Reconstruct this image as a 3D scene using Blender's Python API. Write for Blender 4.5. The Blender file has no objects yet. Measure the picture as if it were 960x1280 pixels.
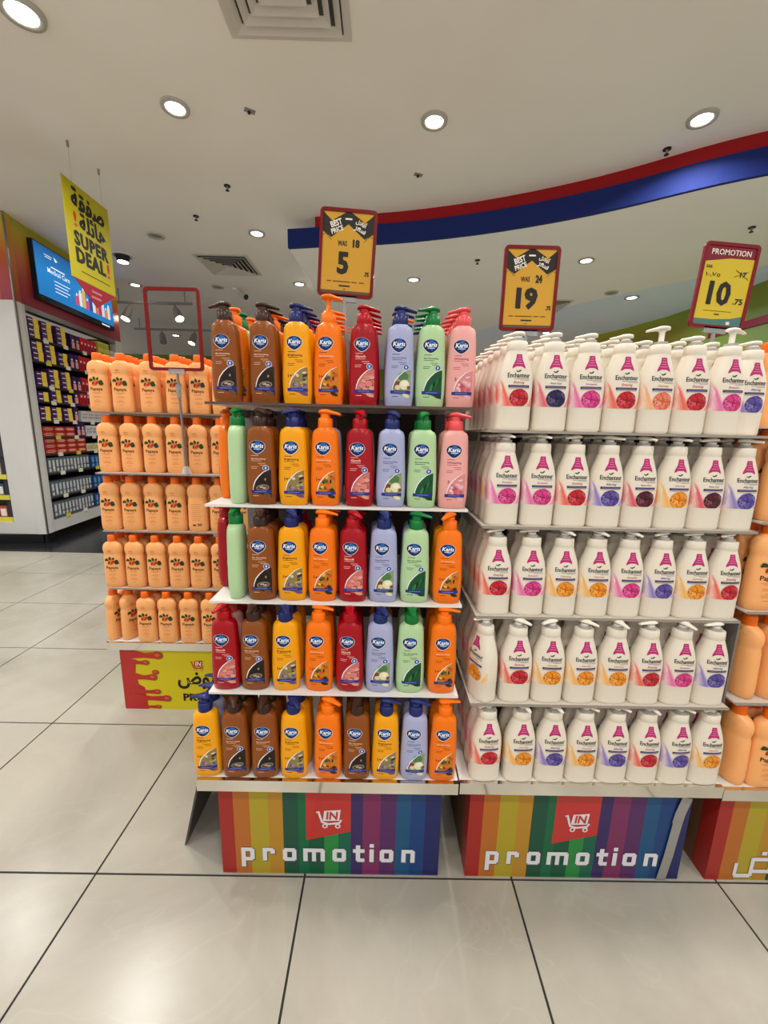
import bpy, bmesh, math, random
from mathutils import Vector, Matrix
from mathutils.geometry import tessellate_polygon
random.seed(7)
SC = bpy.context.scene
COL = SC.collection
PI = math.pi

# ------------------------------------------------------------------ camera
cam_d = bpy.data.cameras.new('camera'); cam = bpy.data.objects.new('camera', cam_d); COL.objects.link(cam)
cam_d.sensor_fit = 'HORIZONTAL'; cam_d.sensor_width = 36.0; cam_d.lens = 508.27 / 960 * 36.0
cam_d.clip_start = 0.02; cam_d.clip_end = 100
_r = Vector((0.9997447, -0.0033094, 0.0223490)); _u = Vector((-0.0212781, 0.1945880, 0.9806543)); _f = Vector((0.0075942, 0.9808795, -0.1944679))
M = Matrix((( _r.x, _u.x, -_f.x, 0.19775), (_r.y, _u.y, -_f.y, -0.94822), (_r.z, _u.z, -_f.z, 1.26665), (0, 0, 0, 1)))
cam.matrix_world = M
SC.camera = cam

# ------------------------------------------------------------------ world, exposure
W = bpy.data.worlds.new('shop_ambient'); SC.world = W; W.use_nodes = True
W.node_tree.nodes['Background'].inputs[0].default_value = (1.0, 0.99, 0.97, 1)
W.node_tree.nodes['Background'].inputs[1].default_value = 0.60
SC.view_settings.view_transform = 'Standard'; SC.view_settings.look = 'None'
SC.view_settings.exposure = 0.27; SC.view_settings.gamma = 1.0; SC.view_settings.use_curve_mapping = False
LAMP_W = 11.0          # watts of one ceiling downlight

# ------------------------------------------------------------------ colour / material helpers
def lin(h):
    h = h.lstrip('#'); c = [int(h[i:i+2], 16) / 255 for i in (0, 2, 4)]
    return tuple((v / 12.92 if v <= 0.04045 else ((v + 0.055) / 1.055) ** 2.4) for v in c) + (1.0,)
def mixh(a, b, t):
    f = lambda h: [int(h[i:i+2], 16) for i in (0, 2, 4)]; return '%02x%02x%02x' % tuple(round(x + (y-x)*t) for x, y in zip(f(a), f(b)))
MATS = {}
def mat(h, rough=0.45, metal=0.0, name=None, emit=0.0, trans=0.0, coat=0.0, alpha=1.0):
    k = (h, rough, metal, emit, trans, coat, alpha)
    if k in MATS: return MATS[k]
    m = bpy.data.materials.new(name or ('paint_' + h.strip('#'))); m.use_nodes = True
    b = m.node_tree.nodes['Principled BSDF']
    b.inputs['Base Color'].default_value = lin(h); b.inputs['Roughness'].default_value = rough
    b.inputs['Metallic'].default_value = metal; b.inputs['Specular IOR Level'].default_value = 0.28
    if trans: b.inputs['Transmission Weight'].default_value = trans
    if coat: b.inputs['Coat Weight'].default_value = coat; b.inputs['Coat Roughness'].default_value = 0.08
    if alpha < 1: b.inputs['Alpha'].default_value = alpha
    if emit:
        b.inputs['Emission Color'].default_value = lin(h); b.inputs['Emission Strength'].default_value = emit
    MATS[k] = m
    return m
def node_mat(name):
    m = bpy.data.materials.new(name); m.use_nodes = True
    nt = m.node_tree; return m, nt, nt.nodes['Principled BSDF']
def N(nt, t, **kw):
    n = nt.nodes.new(t)
    for k, v in kw.items():
        if k in n.inputs: n.inputs[k].default_value = v
        else: setattr(n, k, v)
    return n
def ramp(nt, stops):
    r = nt.nodes.new('ShaderNodeValToRGB'); e = r.color_ramp.elements
    while len(e) < len(stops): e.new(0.5)
    for el, (p, c) in zip(e, stops): el.position = p; el.color = lin(c)
    return r

def marble_mat(name, base, pale, dark, rough, scale=1.3):
    m, nt, b = node_mat(name)
    g = N(nt, 'ShaderNodeNewGeometry')
    n1 = N(nt, 'ShaderNodeTexNoise'); n1.inputs['Scale'].default_value = scale; n1.inputs['Detail'].default_value = 6; n1.inputs['Roughness'].default_value = 0.6; n1.inputs['Distortion'].default_value = 0.6
    nt.links.new(g.outputs['Position'], n1.inputs['Vector'])
    r = ramp(nt, [(0.25, dark), (0.5, base), (0.75, pale)])
    nt.links.new(n1.outputs['Fac'], r.inputs['Fac'])
    n2 = N(nt, 'ShaderNodeTexNoise'); n2.inputs['Scale'].default_value = 2.2; n2.inputs['Detail'].default_value = 3; n2.inputs['Distortion'].default_value = 1.8
    nt.links.new(g.outputs['Position'], n2.inputs['Vector'])
    v = nt.nodes.new('ShaderNodeValToRGB'); e = v.color_ramp.elements
    e[0].position = 0.485; e[0].color = (0, 0, 0, 1); e[1].position = 0.5; e[1].color = (0.2, 0.2, 0.2, 1); x = e.new(0.515); x.color = (0, 0, 0, 1)
    nt.links.new(n2.outputs['Fac'], v.inputs['Fac'])
    mx = N(nt, 'ShaderNodeMixRGB'); mx.inputs['Color2'].default_value = lin(pale)
    nt.links.new(v.outputs['Color'], mx.inputs['Fac']); nt.links.new(r.outputs['Color'], mx.inputs['Color1'])
    # scuff marks
    n3 = N(nt, 'ShaderNodeTexNoise'); n3.inputs['Scale'].default_value = 9; n3.inputs['Detail'].default_value = 8; n3.inputs['Roughness'].default_value = 0.75
    nt.links.new(g.outputs['Position'], n3.inputs['Vector'])
    dd = N(nt, 'ShaderNodeVectorMath', operation='DISTANCE'); dd.inputs[1].default_value = (0.275, -0.20, 0); nt.links.new(g.outputs['Position'], dd.inputs[0])
    dr = N(nt, 'ShaderNodeMapRange'); dr.inputs['From Min'].default_value = 0.02; dr.inputs['From Max'].default_value = 0.10; dr.inputs['To Min'].default_value = 0.17; dr.inputs['To Max'].default_value = 0.0; nt.links.new(dd.outputs['Value'], dr.inputs['Value'])
    ad = N(nt, 'ShaderNodeMath', operation='ADD'); nt.links.new(n3.outputs['Fac'], ad.inputs[0]); nt.links.new(dr.outputs['Result'], ad.inputs[1])
    s = ramp(nt, [(0.70, '000000'), (0.85, '6a6a6a')]); nt.links.new(ad.outputs[0], s.inputs['Fac'])
    mx2 = N(nt, 'ShaderNodeMixRGB'); mx2.inputs['Color2'].default_value = lin('6f675c')
    nt.links.new(s.outputs['Color'], mx2.inputs['Fac']); nt.links.new(mx.outputs['Color'], mx2.inputs['Color1'])
    nt.links.new(mx2.outputs['Color'], b.inputs['Base Color'])
    b.inputs['Roughness'].default_value = rough
    return m
def noisy_mat(name, a, bcol, scale, rough, metal=0.0, bump=0.0):
    m, nt, b = node_mat(name)
    g = N(nt, 'ShaderNodeNewGeometry')
    n1 = N(nt, 'ShaderNodeTexNoise'); n1.inputs['Scale'].default_value = scale; n1.inputs['Detail'].default_value = 5
    nt.links.new(g.outputs['Position'], n1.inputs['Vector'])
    r = ramp(nt, [(0.3, a), (0.7, bcol)]); nt.links.new(n1.outputs['Fac'], r.inputs['Fac'])
    nt.links.new(r.outputs['Color'], b.inputs['Base Color'])
    b.inputs['Roughness'].default_value = rough; b.inputs['Metallic'].default_value = metal
    if bump:
        bp = N(nt, 'ShaderNodeBump'); bp.inputs['Strength'].default_value = bump; bp.inputs['Distance'].default_value = 0.004
        nt.links.new(n1.outputs['Fac'], bp.inputs['Height']); nt.links.new(bp.outputs['Normal'], b.inputs['Normal'])
    return m
def gradient_mat(name, stops, axis, lo, hi, rough=0.5):
    m, nt, b = node_mat(name)
    g = N(nt, 'ShaderNodeTexCoord'); s = N(nt, 'ShaderNodeSeparateXYZ'); nt.links.new(g.outputs['Object'], s.inputs[0])
    mr = N(nt, 'ShaderNodeMapRange'); mr.inputs['From Min'].default_value = lo; mr.inputs['From Max'].default_value = hi
    nt.links.new(s.outputs[axis], mr.inputs['Value'])
    r = ramp(nt, stops); nt.links.new(mr.outputs['Result'], r.inputs['Fac']); nt.links.new(r.outputs['Color'], b.inputs['Base Color'])
    b.inputs['Roughness'].default_value = rough
    return m

# ------------------------------------------------------------------ mesh builder
class MB:
    def __init__(s): s.v = []; s.f = []; s.m = []; s.sm = []
    def add(s, vs, fs, mi=0, smooth=False):
        o = len(s.v); s.v += [tuple(v) for v in vs]
        for f in fs: s.f.append(tuple(i + o for i in f)); s.m.append(mi); s.sm.append(smooth)
        return s
    def box(s, x0, x1, y0, y1, z0, z1, mi=0):
        v = [(x0,y0,z0),(x1,y0,z0),(x1,y1,z0),(x0,y1,z0),(x0,y0,z1),(x1,y0,z1),(x1,y1,z1),(x0,y1,z1)]
        return s.add(v, [(0,3,2,1),(4,5,6,7),(0,1,5,4),(1,2,6,5),(2,3,7,6),(3,0,4,7)], mi)
    def prism(s, pts, y0, y1, mi=0):            # polygon in x,z pushed along y
        n = len(pts); v = [(x, y0, z) for x, z in pts] + [(x, y1, z) for x, z in pts]
        tri = tessellate_polygon([[Vector((x, z, 0)) for x, z in pts]])
        f = [tuple(t) for t in tri] + [tuple(i + n for i in reversed(t)) for t in tri]
        f += [(i, (i+1) % n, (i+1) % n + n, i + n) for i in range(n)]
        return s.add(v, f, mi)
    def slab(s, pts, z0, z1, mi=0):             # polygon in x,y between two heights
        n = len(pts); v = [(x, y, z0) for x, y in pts] + [(x, y, z1) for x, y in pts]
        tri = tessellate_polygon([[Vector((x, y, 0)) for x, y in pts]])
        f = [tuple(t) for t in tri] + [tuple(i + n for i in reversed(t)) for t in tri]
        f += [(i, (i+1) % n, (i+1) % n + n, i + n) for i in range(n)]
        return s.add(v, f, mi)
    def loft(s, secs, n=32, mi=0, rib=None, cap=True):
        v = []; f = []
        for (z, a, b, e, *c) in secs:
            cx, cy = (c + [0, 0])[:2] if c else (0, 0)
            for i in range(n):
                t = 2 * PI * i / n; ct, st = math.cos(t), math.sin(t)
                k = 1.0
                if rib and rib[0] < z < rib[1]: k = 1 - rib[3] * (0.5 + 0.5 * math.cos(t * rib[2]))
                v.append((cx + k * a * math.copysign(abs(ct) ** (2 / e), ct), cy + k * b * math.copysign(abs(st) ** (2 / e), st), z))
        for j in range(len(secs) - 1):
            for i in range(n):
                f.append((j*n+i, j*n+(i+1) % n, (j+1)*n+(i+1) % n, (j+1)*n+i))
        s.add(v, f, mi, True)
        if cap:
            s.add(v[:n][::-1], [tuple(range(n))], mi); s.add(v[-n:], [tuple(range(n))], mi)
        return s
    def tube(s, path, r, n=8, mi=0, cap=True):
        path = [Vector(q) for q in path]; vs = []; fs = []
        rr = r if isinstance(r, (list, tuple)) else [r] * len(path)
        up = None
        for i, q in enumerate(path):
            d = (path[min(i+1, len(path)-1)] - path[max(i-1, 0)]).normalized()
            if up is None:
                up = Vector((0, 0, 1)) if abs(d.z) < 0.9 else Vector((1, 0, 0))
            sd = d.cross(up).normalized(); up = sd.cross(d).normalized()
            for k in range(n):
                t = 2 * PI * k / n; vs.append(q + (sd * math.cos(t) + up * math.sin(t)) * rr[i])
        for i in range(len(path) - 1):
            for k in range(n): fs.append((i*n+k, i*n+(k+1) % n, (i+1)*n+(k+1) % n, (i+1)*n+k))
        s.add(vs, fs, mi, True)
        if cap: s.add(vs[:n][::-1], [tuple(range(n))], mi); s.add(vs[-n:], [tuple(range(n))], mi)
        return s
    def mesh(s, name, mats):
        me = bpy.data.meshes.new(name); me.from_pydata(s.v, [], s.f)
        for m in (mats if isinstance(mats, (list, tuple)) else [mats]): me.materials.append(m)
        me.polygons.foreach_set('material_index', s.m); me.polygons.foreach_set('use_smooth', s.sm)
        bm = bmesh.new(); bm.from_mesh(me); bmesh.ops.recalc_face_normals(bm, faces=bm.faces); bm.to_mesh(me); bm.free()
        me.update(); return me
    def build(s, name, mats, parent=None, loc=(0, 0, 0), rot=(0, 0, 0)):
        return inst(name, s.mesh(name, mats), parent, loc, rot)
def inst(name, me, parent=None, loc=(0, 0, 0), rot=(0, 0, 0)):
    o = bpy.data.objects.new(name, me); COL.objects.link(o); o.parent = parent
    o.location = loc; o.rotation_euler = rot; return o
def tag(o, label, cat, group=None):
    o['label'] = label; o['category'] = cat
    if group: o['group'] = group
    return o
def thing(name, label, cat, loc=(0, 0, 0), rot=(0, 0, 0), group=None):
    o = inst(name, None, None, loc, rot); o.empty_display_size = 0.05
    return tag(o, label, cat, group)
def struct(o, label=None, cat=None):
    o['kind'] = 'structure'
    if label: o['label'] = label; o['category'] = cat
    return o

# ------------------------------------------------------------------ flat print (lettering, pictures) laid on a surface y = surf(x, z)
_txt = {}
def text_geo(s, bold=0.0, shear=0.0):
    k = (s, bold, shear)
    if k in _txt: return _txt[k]
    c = bpy.data.curves.new('lettering', 'FONT'); c.body = s; c.resolution_u = 2; c.offset = bold; c.shear = shear; c.space_character = 1.14 if s in ('SUPER', 'DEAL') else 1.0
    o = bpy.data.objects.new('lettering', c); COL.objects.link(o); bpy.context.view_layer.update()
    me = o.to_mesh(); vs = [(v.co.x, v.co.y) for v in me.vertices]; me.calc_loop_triangles()
    tr = [tuple(t.vertices) for t in me.loop_triangles]
    o.to_mesh_clear(); bpy.data.objects.remove(o); bpy.data.curves.remove(c)
    _txt[k] = (vs, tr); return _txt[k]
class Print:
    def __init__(s, surf, seg=0.006, eps=0.00025): s.surf = surf; s.seg = seg; s.eps = eps; s.mb = MB(); s.mats = []; s.tf = (1, 1, 0, 0)
    def mi(s, m):
        if isinstance(m, str): m = mat(m, 0.4)
        if m not in s.mats: s.mats.append(m)
        return s.mats.index(m)
    def tri(s, vs, tr, m, lay):
        sx, sz, ox, oz = s.tf; vs = [(ox + x*sx, oz + z*sz) for x, z in vs]
        idx = s.mi(m); out = []; st = [tuple(vs[i] for i in t) for t in tr]; L2 = s.seg * s.seg
        while st:
            a, b, c = st.pop()
            d = [((a[0]-b[0])**2, (a[0]-b[0])**2 + (a[1]-b[1])**2 * .15), ((b[0]-c[0])**2, (b[0]-c[0])**2 + (b[1]-c[1])**2 * .15), ((c[0]-a[0])**2, (c[0]-a[0])**2 + (c[1]-a[1])**2 * .15)]
            q = [x[1] for x in d]; k = q.index(max(q))
            if q[k] > L2:
                if k == 1: a, b, c = b, c, a
                elif k == 2: a, b, c = c, a, b
                h = ((a[0]+b[0]) / 2, (a[1]+b[1]) / 2); st += [(a, h, c), (h, b, c)]
            else: out.append((a, b, c))
        v = []; f = []
        for t in out:
            ar = (t[1][0]-t[0][0])*(t[2][1]-t[0][1]) - (t[2][0]-t[0][0])*(t[1][1]-t[0][1])
            if ar < 0: t = (t[0], t[2], t[1])
            o = len(v); v += [(x, s.surf(x, z) - s.eps * (1 + lay), z) for x, z in t]; f.append((o, o+1, o+2))
        s.mb.add(v, f, idx, False)
    def poly(s, pts, m, lay=0): s.tri(pts, tessellate_polygon([[Vector((x, z, 0)) for x, z in pts]]), m, lay)
    def rect(s, x0, x1, z0, z1, m, lay=0): s.tri([(x0,z0),(x1,z0),(x1,z1),(x0,z1)], [(0,1,2),(0,2,3)], m, lay)
    def ell(s, cx, cz, rx, rz, m, lay=0, rot=0.0, n=14, zmin=None):
        p = []
        for i in range(n):
            t = 2*PI*i/n; x, z = rx*math.cos(t), rz*math.sin(t)
            zz = cz + x*math.sin(rot) + z*math.cos(rot)
            p.append((cx + x*math.cos(rot) - z*math.sin(rot), max(zz, zmin) if zmin is not None else zz))
        s.tri([(cx, cz)] + p, [(0, i+1, (i+1) % n + 1) for i in range(n)], m, lay)
    def stroke(s, pts, w, m, lay=0):
        L = []; R = []
        for i, (x, z) in enumerate(pts):
            a = pts[max(i-1, 0)]; b = pts[min(i+1, len(pts)-1)]; dx, dz = b[0]-a[0], b[1]-a[1]; l = math.hypot(dx, dz) or 1
            ww = w[i] if isinstance(w, (list, tuple)) else w
            L.append((x - dz/l*ww/2, z + dx/l*ww/2)); R.append((x + dz/l*ww/2, z - dx/l*ww/2))
        n = len(pts); s.tri(L + R, [t for i in range(n-1) for t in ((i, i+1, n+i+1), (i, n+i+1, n+i))], m, lay)
    def fat(s, t, cx, z, w, m, lay=0, h=None, f=0.03, **kw):
        e = w * f
        for k, (dx, dz) in enumerate(((0, 0), (-e, 0), (e, 0), (0, e*.6), (0, -e*.6), (-e*.7, e*.5), (e*.7, -e*.5))): s.text(t, cx+dx, z+dz, w - 2*e, m, lay + .06*k, h - 1.2*e if h else None, **kw)
    def text(s, t, cx, z, w, m, lay=0, h=None, bold=0.0, shear=0.0, rot=0.0):
        vs, tr = text_geo(t, bold, shear)
        x0 = min(v[0] for v in vs); x1 = max(v[0] for v in vs); z0 = min(v[1] for v in vs); z1 = max(v[1] for v in vs)
        k = w / (x1 - x0); kz = (h / (z1 - z0)) if h else k; c, sn = math.cos(rot), math.sin(rot)
        if h is None: z0b = 0
        else: z0b = z0
        P = []
        for x, y in vs:
            X = (x - (x0+x1)/2) * k; Z = (y - z0b) * kz; P.append((cx + X*c - Z*sn, z + X*sn + Z*c))
        s.tri(P, tr, m, lay)
    def mesh(s, name):
        me = bpy.data.meshes.new(name); me.from_pydata(s.mb.v, [], s.mb.f)
        for m in s.mats: me.materials.append(m)
        me.polygons.foreach_set('material_index', s.mb.m); me.update(); return me
    def build(s, name, parent, loc=(0, 0, 0), rot=(0, 0, 0)): return inst(name, s.mesh(name), parent, loc, rot)
flat = lambda y: (lambda x, z: y)
# Arabic words as joined letter forms in left-to-right drawing order
AR = lambda *c: ''.join(chr(x) for x in reversed(c))
AR_DEAL = AR(0xFEBB, 0xFED4, 0xFED8, 0xFE94); AR_HUGE = AR(0xFEEB, 0xFE8E, 0xFE8B, 0xFEE0, 0xFE94)
AR_BEST = AR(0xFE83, 0xFED3, 0xFEC0, 0xFEDE); AR_PRICE = AR(0xFEB3, 0xFECC, 0xFEAE); AR_OFFERS = AR(0xFECB, 0xFEAE, 0xFEED, 0xFEBD)

ORD = ['first', 'second', 'third', 'fourth', 'fifth', 'sixth', 'seventh', 'eighth', 'ninth', 'tenth', 'eleventh', 'twelfth']
# ================================================================== SETTING
H_CEIL = 3.2; H_SOF = 2.95
m_tile = marble_mat('cream_marble_tile', 'a29e92', 'b3afa3', '8f8a7d', 0.24)
m_grout = mat('2b2a2c', 0.8, name='dark_grout')
m_black_floor = noisy_mat('black_granite', '141416', '26262a', 14, 0.22)
m_ceil = noisy_mat('ceiling_paint', 'e9e3da', 'eee9e1', 1.5, 0.85, bump=0.05)
m_sof = noisy_mat('soffit_paint', 'efede8', 'f3f1ec', 1.5, 0.8)

fl = struct(MB().box(-6.6, 5.4, -4.2, 3.0, -0.06, -0.0025).build('floor', m_grout), 'cream marble tiled shop floor with dark joints', 'floor')
tm = MB().box(0.003, 0.597, 0.003, 0.597, -0.0025, 0.0).mesh('tile', m_tile)
for j in range(-7, 5):
    for i in range(-11, 9):
        inst('tile', tm, fl, (i*0.6, j*0.6, 0))
struct(MB().box(-1.8, 6.5, 3.0, 11, -0.06, -0.001).build('floor_rear', m_tile), 'cream shop floor behind the display stands', 'floor')
struct(MB().box(-8, -1.8, 3.0, 11, -0.06, -0.001).build('floor_dark', m_black_floor), 'black polished stone floor behind the displays', 'floor')
ce = struct(MB().box(-8, 6.5, -4.2, 11, H_CEIL, H_CEIL+0.08).build('ceiling', m_ceil), 'off-white painted main ceiling with downlights', 'ceiling')
struct(MB().box(-8, 6.5, 10.9, 11, 0, H_CEIL).build('wall_back', gradient_mat('far_wall_paint', [(0.0, '8a5a20'), (0.6, '8f8a1e'), (1.0, '6c7a1c')], 'Z', 1.5, 3.2)), 'yellow green far wall seen over the peach bottles', 'wall')

# dropped soffit with curved red and blue fascia
arc = [(-0.735, 3.312), (-0.454, 3.262), (-0.166, 3.219), (0.12, 3.172), (0.318, 3.130), (0.516, 3.079), (0.734, 3.014), (0.963, 2.938), (1.163, 2.861), (1.341, 2.785), (1.515, 2.704), (1.638, 2.643), (1.786, 2.563), (1.936, 2.472), (2.07, 2.384), (2.198, 2.294), (2.312, 2.217), (2.424, 2.147), (2.533, 2.085), (2.64, 2.031), (3.1, 1.82), (3.6, 1.62), (4.3, 1.40)]
def off(pts, d):
    r = []
    for i, q in enumerate(pts):
        a = Vector(pts[max(i-1, 0)]); b = Vector(pts[min(i+1, len(pts)-1)]); t = (b-a).normalized(); r.append((q[0] - t.y*d, q[1] + t.x*d))
    return r
split = [(4.3, 3.05), (3.9, 3.45), (3.522, 3.805), (3.05, 4.35), (2.552, 4.954), (2.105, 5.6), (1.5, 6.7), (1.1, 7.6)]
in1 = off(arc, 0.03)
back = in1[:-1] + [(4.3, 1.43)] + split + [(-0.45, 7.6)]
struct(MB().slab(back, H_SOF, H_SOF+0.03).build('ceiling_soffit', m_sof), 'white dropped ceiling soffit behind the curved blue band', 'ceiling')
struct(MB().slab([(4.3, 3.05)] + split[1:] + [(-0.45, 7.6), (-0.45, 10.9), (4.3, 10.9)], H_SOF, H_SOF+0.03).build('ceiling_cool_tint', noisy_mat('cool_light_tint', 'd4e6fa', 'dcecfc', 1.0, 0.7)), 'ceiling area beyond the white soffit, tinted blue for cool light', 'ceiling')  # bluish cast of the cool lamps is put into this ceiling colour
struct(MB().slab(arc + in1[::-1], H_SOF-0.003, 3.108).build('trim_1', mat('14276c', 0.75, name='blue_fascia')), 'curved blue fascia band around the ceiling soffit', 'fascia')
arc2 = off(arc, 0.012)[1:]; arc2[0] = (-0.47, 3.277); in2 = off(arc, 0.05)[1:]; in2[0] = (-0.465, 3.316)
struct(MB().slab(arc2 + in2[::-1], 3.108, H_CEIL).build('trim_2', mat('a01018', 0.7, name='red_fascia')), 'thin red band above the blue fascia at the ceiling', 'fascia')
struct(MB().slab([(-0.66, 3.9), (-0.45, 7.6), (-0.42, 7.6), (-0.63, 3.9)], H_SOF+.03, H_CEIL).build('trim_3', m_sof), 'white side of the dropped soffit running back', 'fascia')

# right-hand wall with coloured band
wr = [(4.3, 1.4), (4.3, 3.6), (4.28, 4.4), (4.2, 5.2), (4.0, 5.9), (3.75, 6.5), (3.2, 7.6), (2.6, 9.0), (2.3, 10.9)]
wro = [(4.45, 1.4), (4.45, 3.6), (4.43, 4.4), (4.35, 5.25), (4.14, 5.97), (3.88, 6.57), (3.33, 7.67), (2.73, 9.05), (2.43, 10.9)]
m_rw, nt, b_ = node_mat('mural_paint')
g_ = N(nt, 'ShaderNodeTexCoord'); s_ = N(nt, 'ShaderNodeSeparateXYZ'); nt.links.new(g_.outputs['Object'], s_.inputs[0])
mr_ = N(nt, 'ShaderNodeMapRange'); mr_.inputs['From Min'].default_value = 4.4; mr_.inputs['From Max'].default_value = 8.5; nt.links.new(s_.outputs['Y'], mr_.inputs['Value'])
r1_ = ramp(nt, [(0.0, '7e8a2c'), (0.25, '96a02a'), (0.5, 'b0a01c'), (0.9, 'b4941c')]); nt.links.new(mr_.outputs['Result'], r1_.inputs['Fac'])
r2_ = ramp(nt, [(0.0, '8d9a3c'), (0.22, '9a5a20'), (0.5, '8a3418'), (0.9, 'a86018')]); nt.links.new(mr_.outputs['Result'], r2_.inputs['Fac'])
mz_ = N(nt, 'ShaderNodeMapRange'); mz_.inputs['From Min'].default_value = 2.95; mz_.inputs['From Max'].default_value = 2.35; nt.links.new(s_.outputs['Z'], mz_.inputs['Value'])
mx_ = N(nt, 'ShaderNodeMixRGB'); nt.links.new(mz_.outputs['Result'], mx_.inputs['Fac']); nt.links.new(r1_.outputs['Color'], mx_.inputs['Color1']); nt.links.new(r2_.outputs['Color'], mx_.inputs['Color2'])
nt.links.new(mx_.outputs['Color'], b_.inputs['Base Color']); b_.inputs['Roughness'].default_value = 0.5
w_r = struct(MB().slab(wr + wro[::-1], 0, H_SOF).build('wall_right', m_rw), 'curved wall painted in green, yellow and orange bands', 'wall')
MB().box(4.27, 4.298, 2.2, 4.5, 2.50, 2.58).build('red_strip', mat('9c1f33', 0.4), w_r)
p = Print(flat(0)); p.text('MF', 0, 0, 0.17, '1c1c1c', bold=0.02); p.build('lettering', w_r, (4.27, 4.28, 2.63), (0, 0, -PI/2))
p = Print(flat(0)); p.ell(0, 0, 0.05, 0.06, '4a2f68'); p.build('purple_spot', w_r, (4.28, 4.35, 2.27), (0, 0, -PI/2))

t = thing('red_display_panel', 'far magenta red display panel glimpsed between pink and white bottles', 'panel', (1.46, 5.0, 0))
MB().box(-.30, .30, 0, .03, 1.2, 2.22).build('panel', mat('96203c', .4), t)
for k in range(4):
    MB().box(-.20, -.15, -.004, 0, 1.5 + .17*k, 1.55 + .17*k).build('dark_spot', mat('4a1020', .5), t)
for sx in (-.28, .25): MB().box(sx, sx+.03, .03, .06, 0, 2.2).build('post', m_post if False else mat('5a5450', .4), t)
# ------------------------------------------------------------------ ceiling fittings
m_trim = mat('d9d5cc', 0.35); m_lens = mat('fff6e6', 0.5, emit=14.0, name='lamp_lens'); m_lens_cool = mat('d8fbff', 0.5, emit=9.0, name='cool_lamp_lens')
m_dark = mat('2a2a2c', 0.6); m_grey = mat('8d8a85', 0.5); m_white = mat('e9e7e2', 0.45)
def ring_mesh(r0, r1, h, n=24):
    mb = MB(); v = []; f = []
    prof = [(r1, 0), (r1*0.97, -h), (r0*1.04, -h), (r0, -h*0.35), (r0, 0)]
    for a, z in prof:
        for i in range(n): t = 2*PI*i/n; v.append((a*math.cos(t), a*math.sin(t), z))
    for j in range(len(prof)-1):
        for i in range(n): f.append((j*n+i, j*n+(i+1) % n, (j+1)*n+(i+1) % n, (j+1)*n+i))
    return mb.add(v, f, 0, True)
def disc_mesh(r, z0, z1, n=20):
    v = [(r*math.cos(2*PI*i/n), r*math.sin(2*PI*i/n), z) for z in (z0, z1) for i in range(n)]
    return MB().add(v, [tuple(range(n)), tuple(range(2*n-1, n-1, -1))] + [(i, (i+1) % n, (i+1) % n+n, i+n) for i in range(n)])
me_ring = ring_mesh(0.056, 0.084, 0.014).mesh('trim_ring', mat('b4b0a8', .35))
me_lens = disc_mesh(0.0565, -0.006, -0.001).mesh('lens', m_lens)
me_lensc = disc_mesh(0.0565, -0.006, -0.001).mesh('lens', m_lens_cool)
me_lenso = disc_mesh(0.0565, -0.004, -0.001).mesh('lens', m_grey)
lamp_data = bpy.data.lights.new('downlight_glow', 'AREA'); lamp_data.shape = 'DISK'; lamp_data.size = 0.12; lamp_data.energy = LAMP_W; lamp_data.color = (1.0, 0.97, 0.93); lamp_data.spread = math.radians(150)
lamp_cool = bpy.data.lights.new('cool_downlight_glow', 'AREA'); lamp_cool.shape = 'DISK'; lamp_cool.size = 0.12; lamp_cool.energy = LAMP_W * 2.2; lamp_cool.color = (0.62, 0.85, 1.0); lamp_cool.spread = math.radians(160)
def downlight(x, y, z, label, on=True, cool=False, scale=1.0, glow=True, group='round recessed ceiling downlights'):
    t = thing('downlight', label, 'ceiling light', (x, y, z), group=group)
    inst('trim_ring', me_ring, t).scale = (scale,)*3
    inst('lens', (me_lensc if cool else me_lens) if on else me_lenso, t).scale = (scale,)*3
    if on and glow:
        l = bpy.data.objects.new('lamp', lamp_cool if cool else lamp_data); COL.objects.link(l); l.parent = t; l.location = (0, 0, -0.02)
    return t
downlight(-1.57, 1.43, H_CEIL, 'large bright downlight at the top left corner of the ceiling', scale=1.15)
downlight(-1.122, 1.998, H_CEIL, 'bright round downlight left of the square air diffuser')
downlight(0.482, 2.048, H_CEIL, 'bright round downlight above the middle of the ceiling')
downlight(2.12, 1.966, H_CEIL, 'bright round downlight near the right end of the red and blue band')
downlight(-1.112, 3.622, H_CEIL, 'small lit downlight in front of the far air diffuser')
downlight(-2.184, 3.733, H_CEIL, 'unlit grey downlight between hanging yellow sign and far diffuser', on=False)
downlight(-3.30, 5.25, H_CEIL, 'lit downlight just right of the blue screen', glow=False)
downlight(-0.97, 5.05, H_CEIL, 'lit downlight beside the left edge of the white soffit')
downlight(-2.15, 5.25, H_CEIL, 'unlit round fitting behind the far air diffuser', on=False)
downlight(2.149, 3.414, H_SOF, 'lit downlight in the white soffit between the two right price signs', scale=.9)
downlight(0.509, 4.039, H_SOF, 'lit downlight in the white soffit right of the first price sign', scale=.9)
downlight(3.22, 4.45, H_SOF, 'cool bluish downlight left of the promotion price sign', cool=True, scale=1.0)
downlight(2.886, 4.30, H_SOF, 'unlit downlight beside the cool bluish lamp', on=False, scale=.9)
downlight(2.9, 6.3, H_SOF, 'far lit downlight over the white bottle pumps', scale=.9)
downlight(1.2, 8.6, H_SOF, 'added cool fill lamp low over the pumps left of the middle', cool=True)  # added lamp, brightens the blue-tinted rear ceiling
downlight(2.3, 8.2, H_SOF, 'added cool fill lamp low over the white pumps', cool=True)  # second added lamp for the same rear ceiling
downlight(-4.3, 8.4, H_CEIL, 'distant lit downlight above the peach bottles', scale=1.1)
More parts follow.
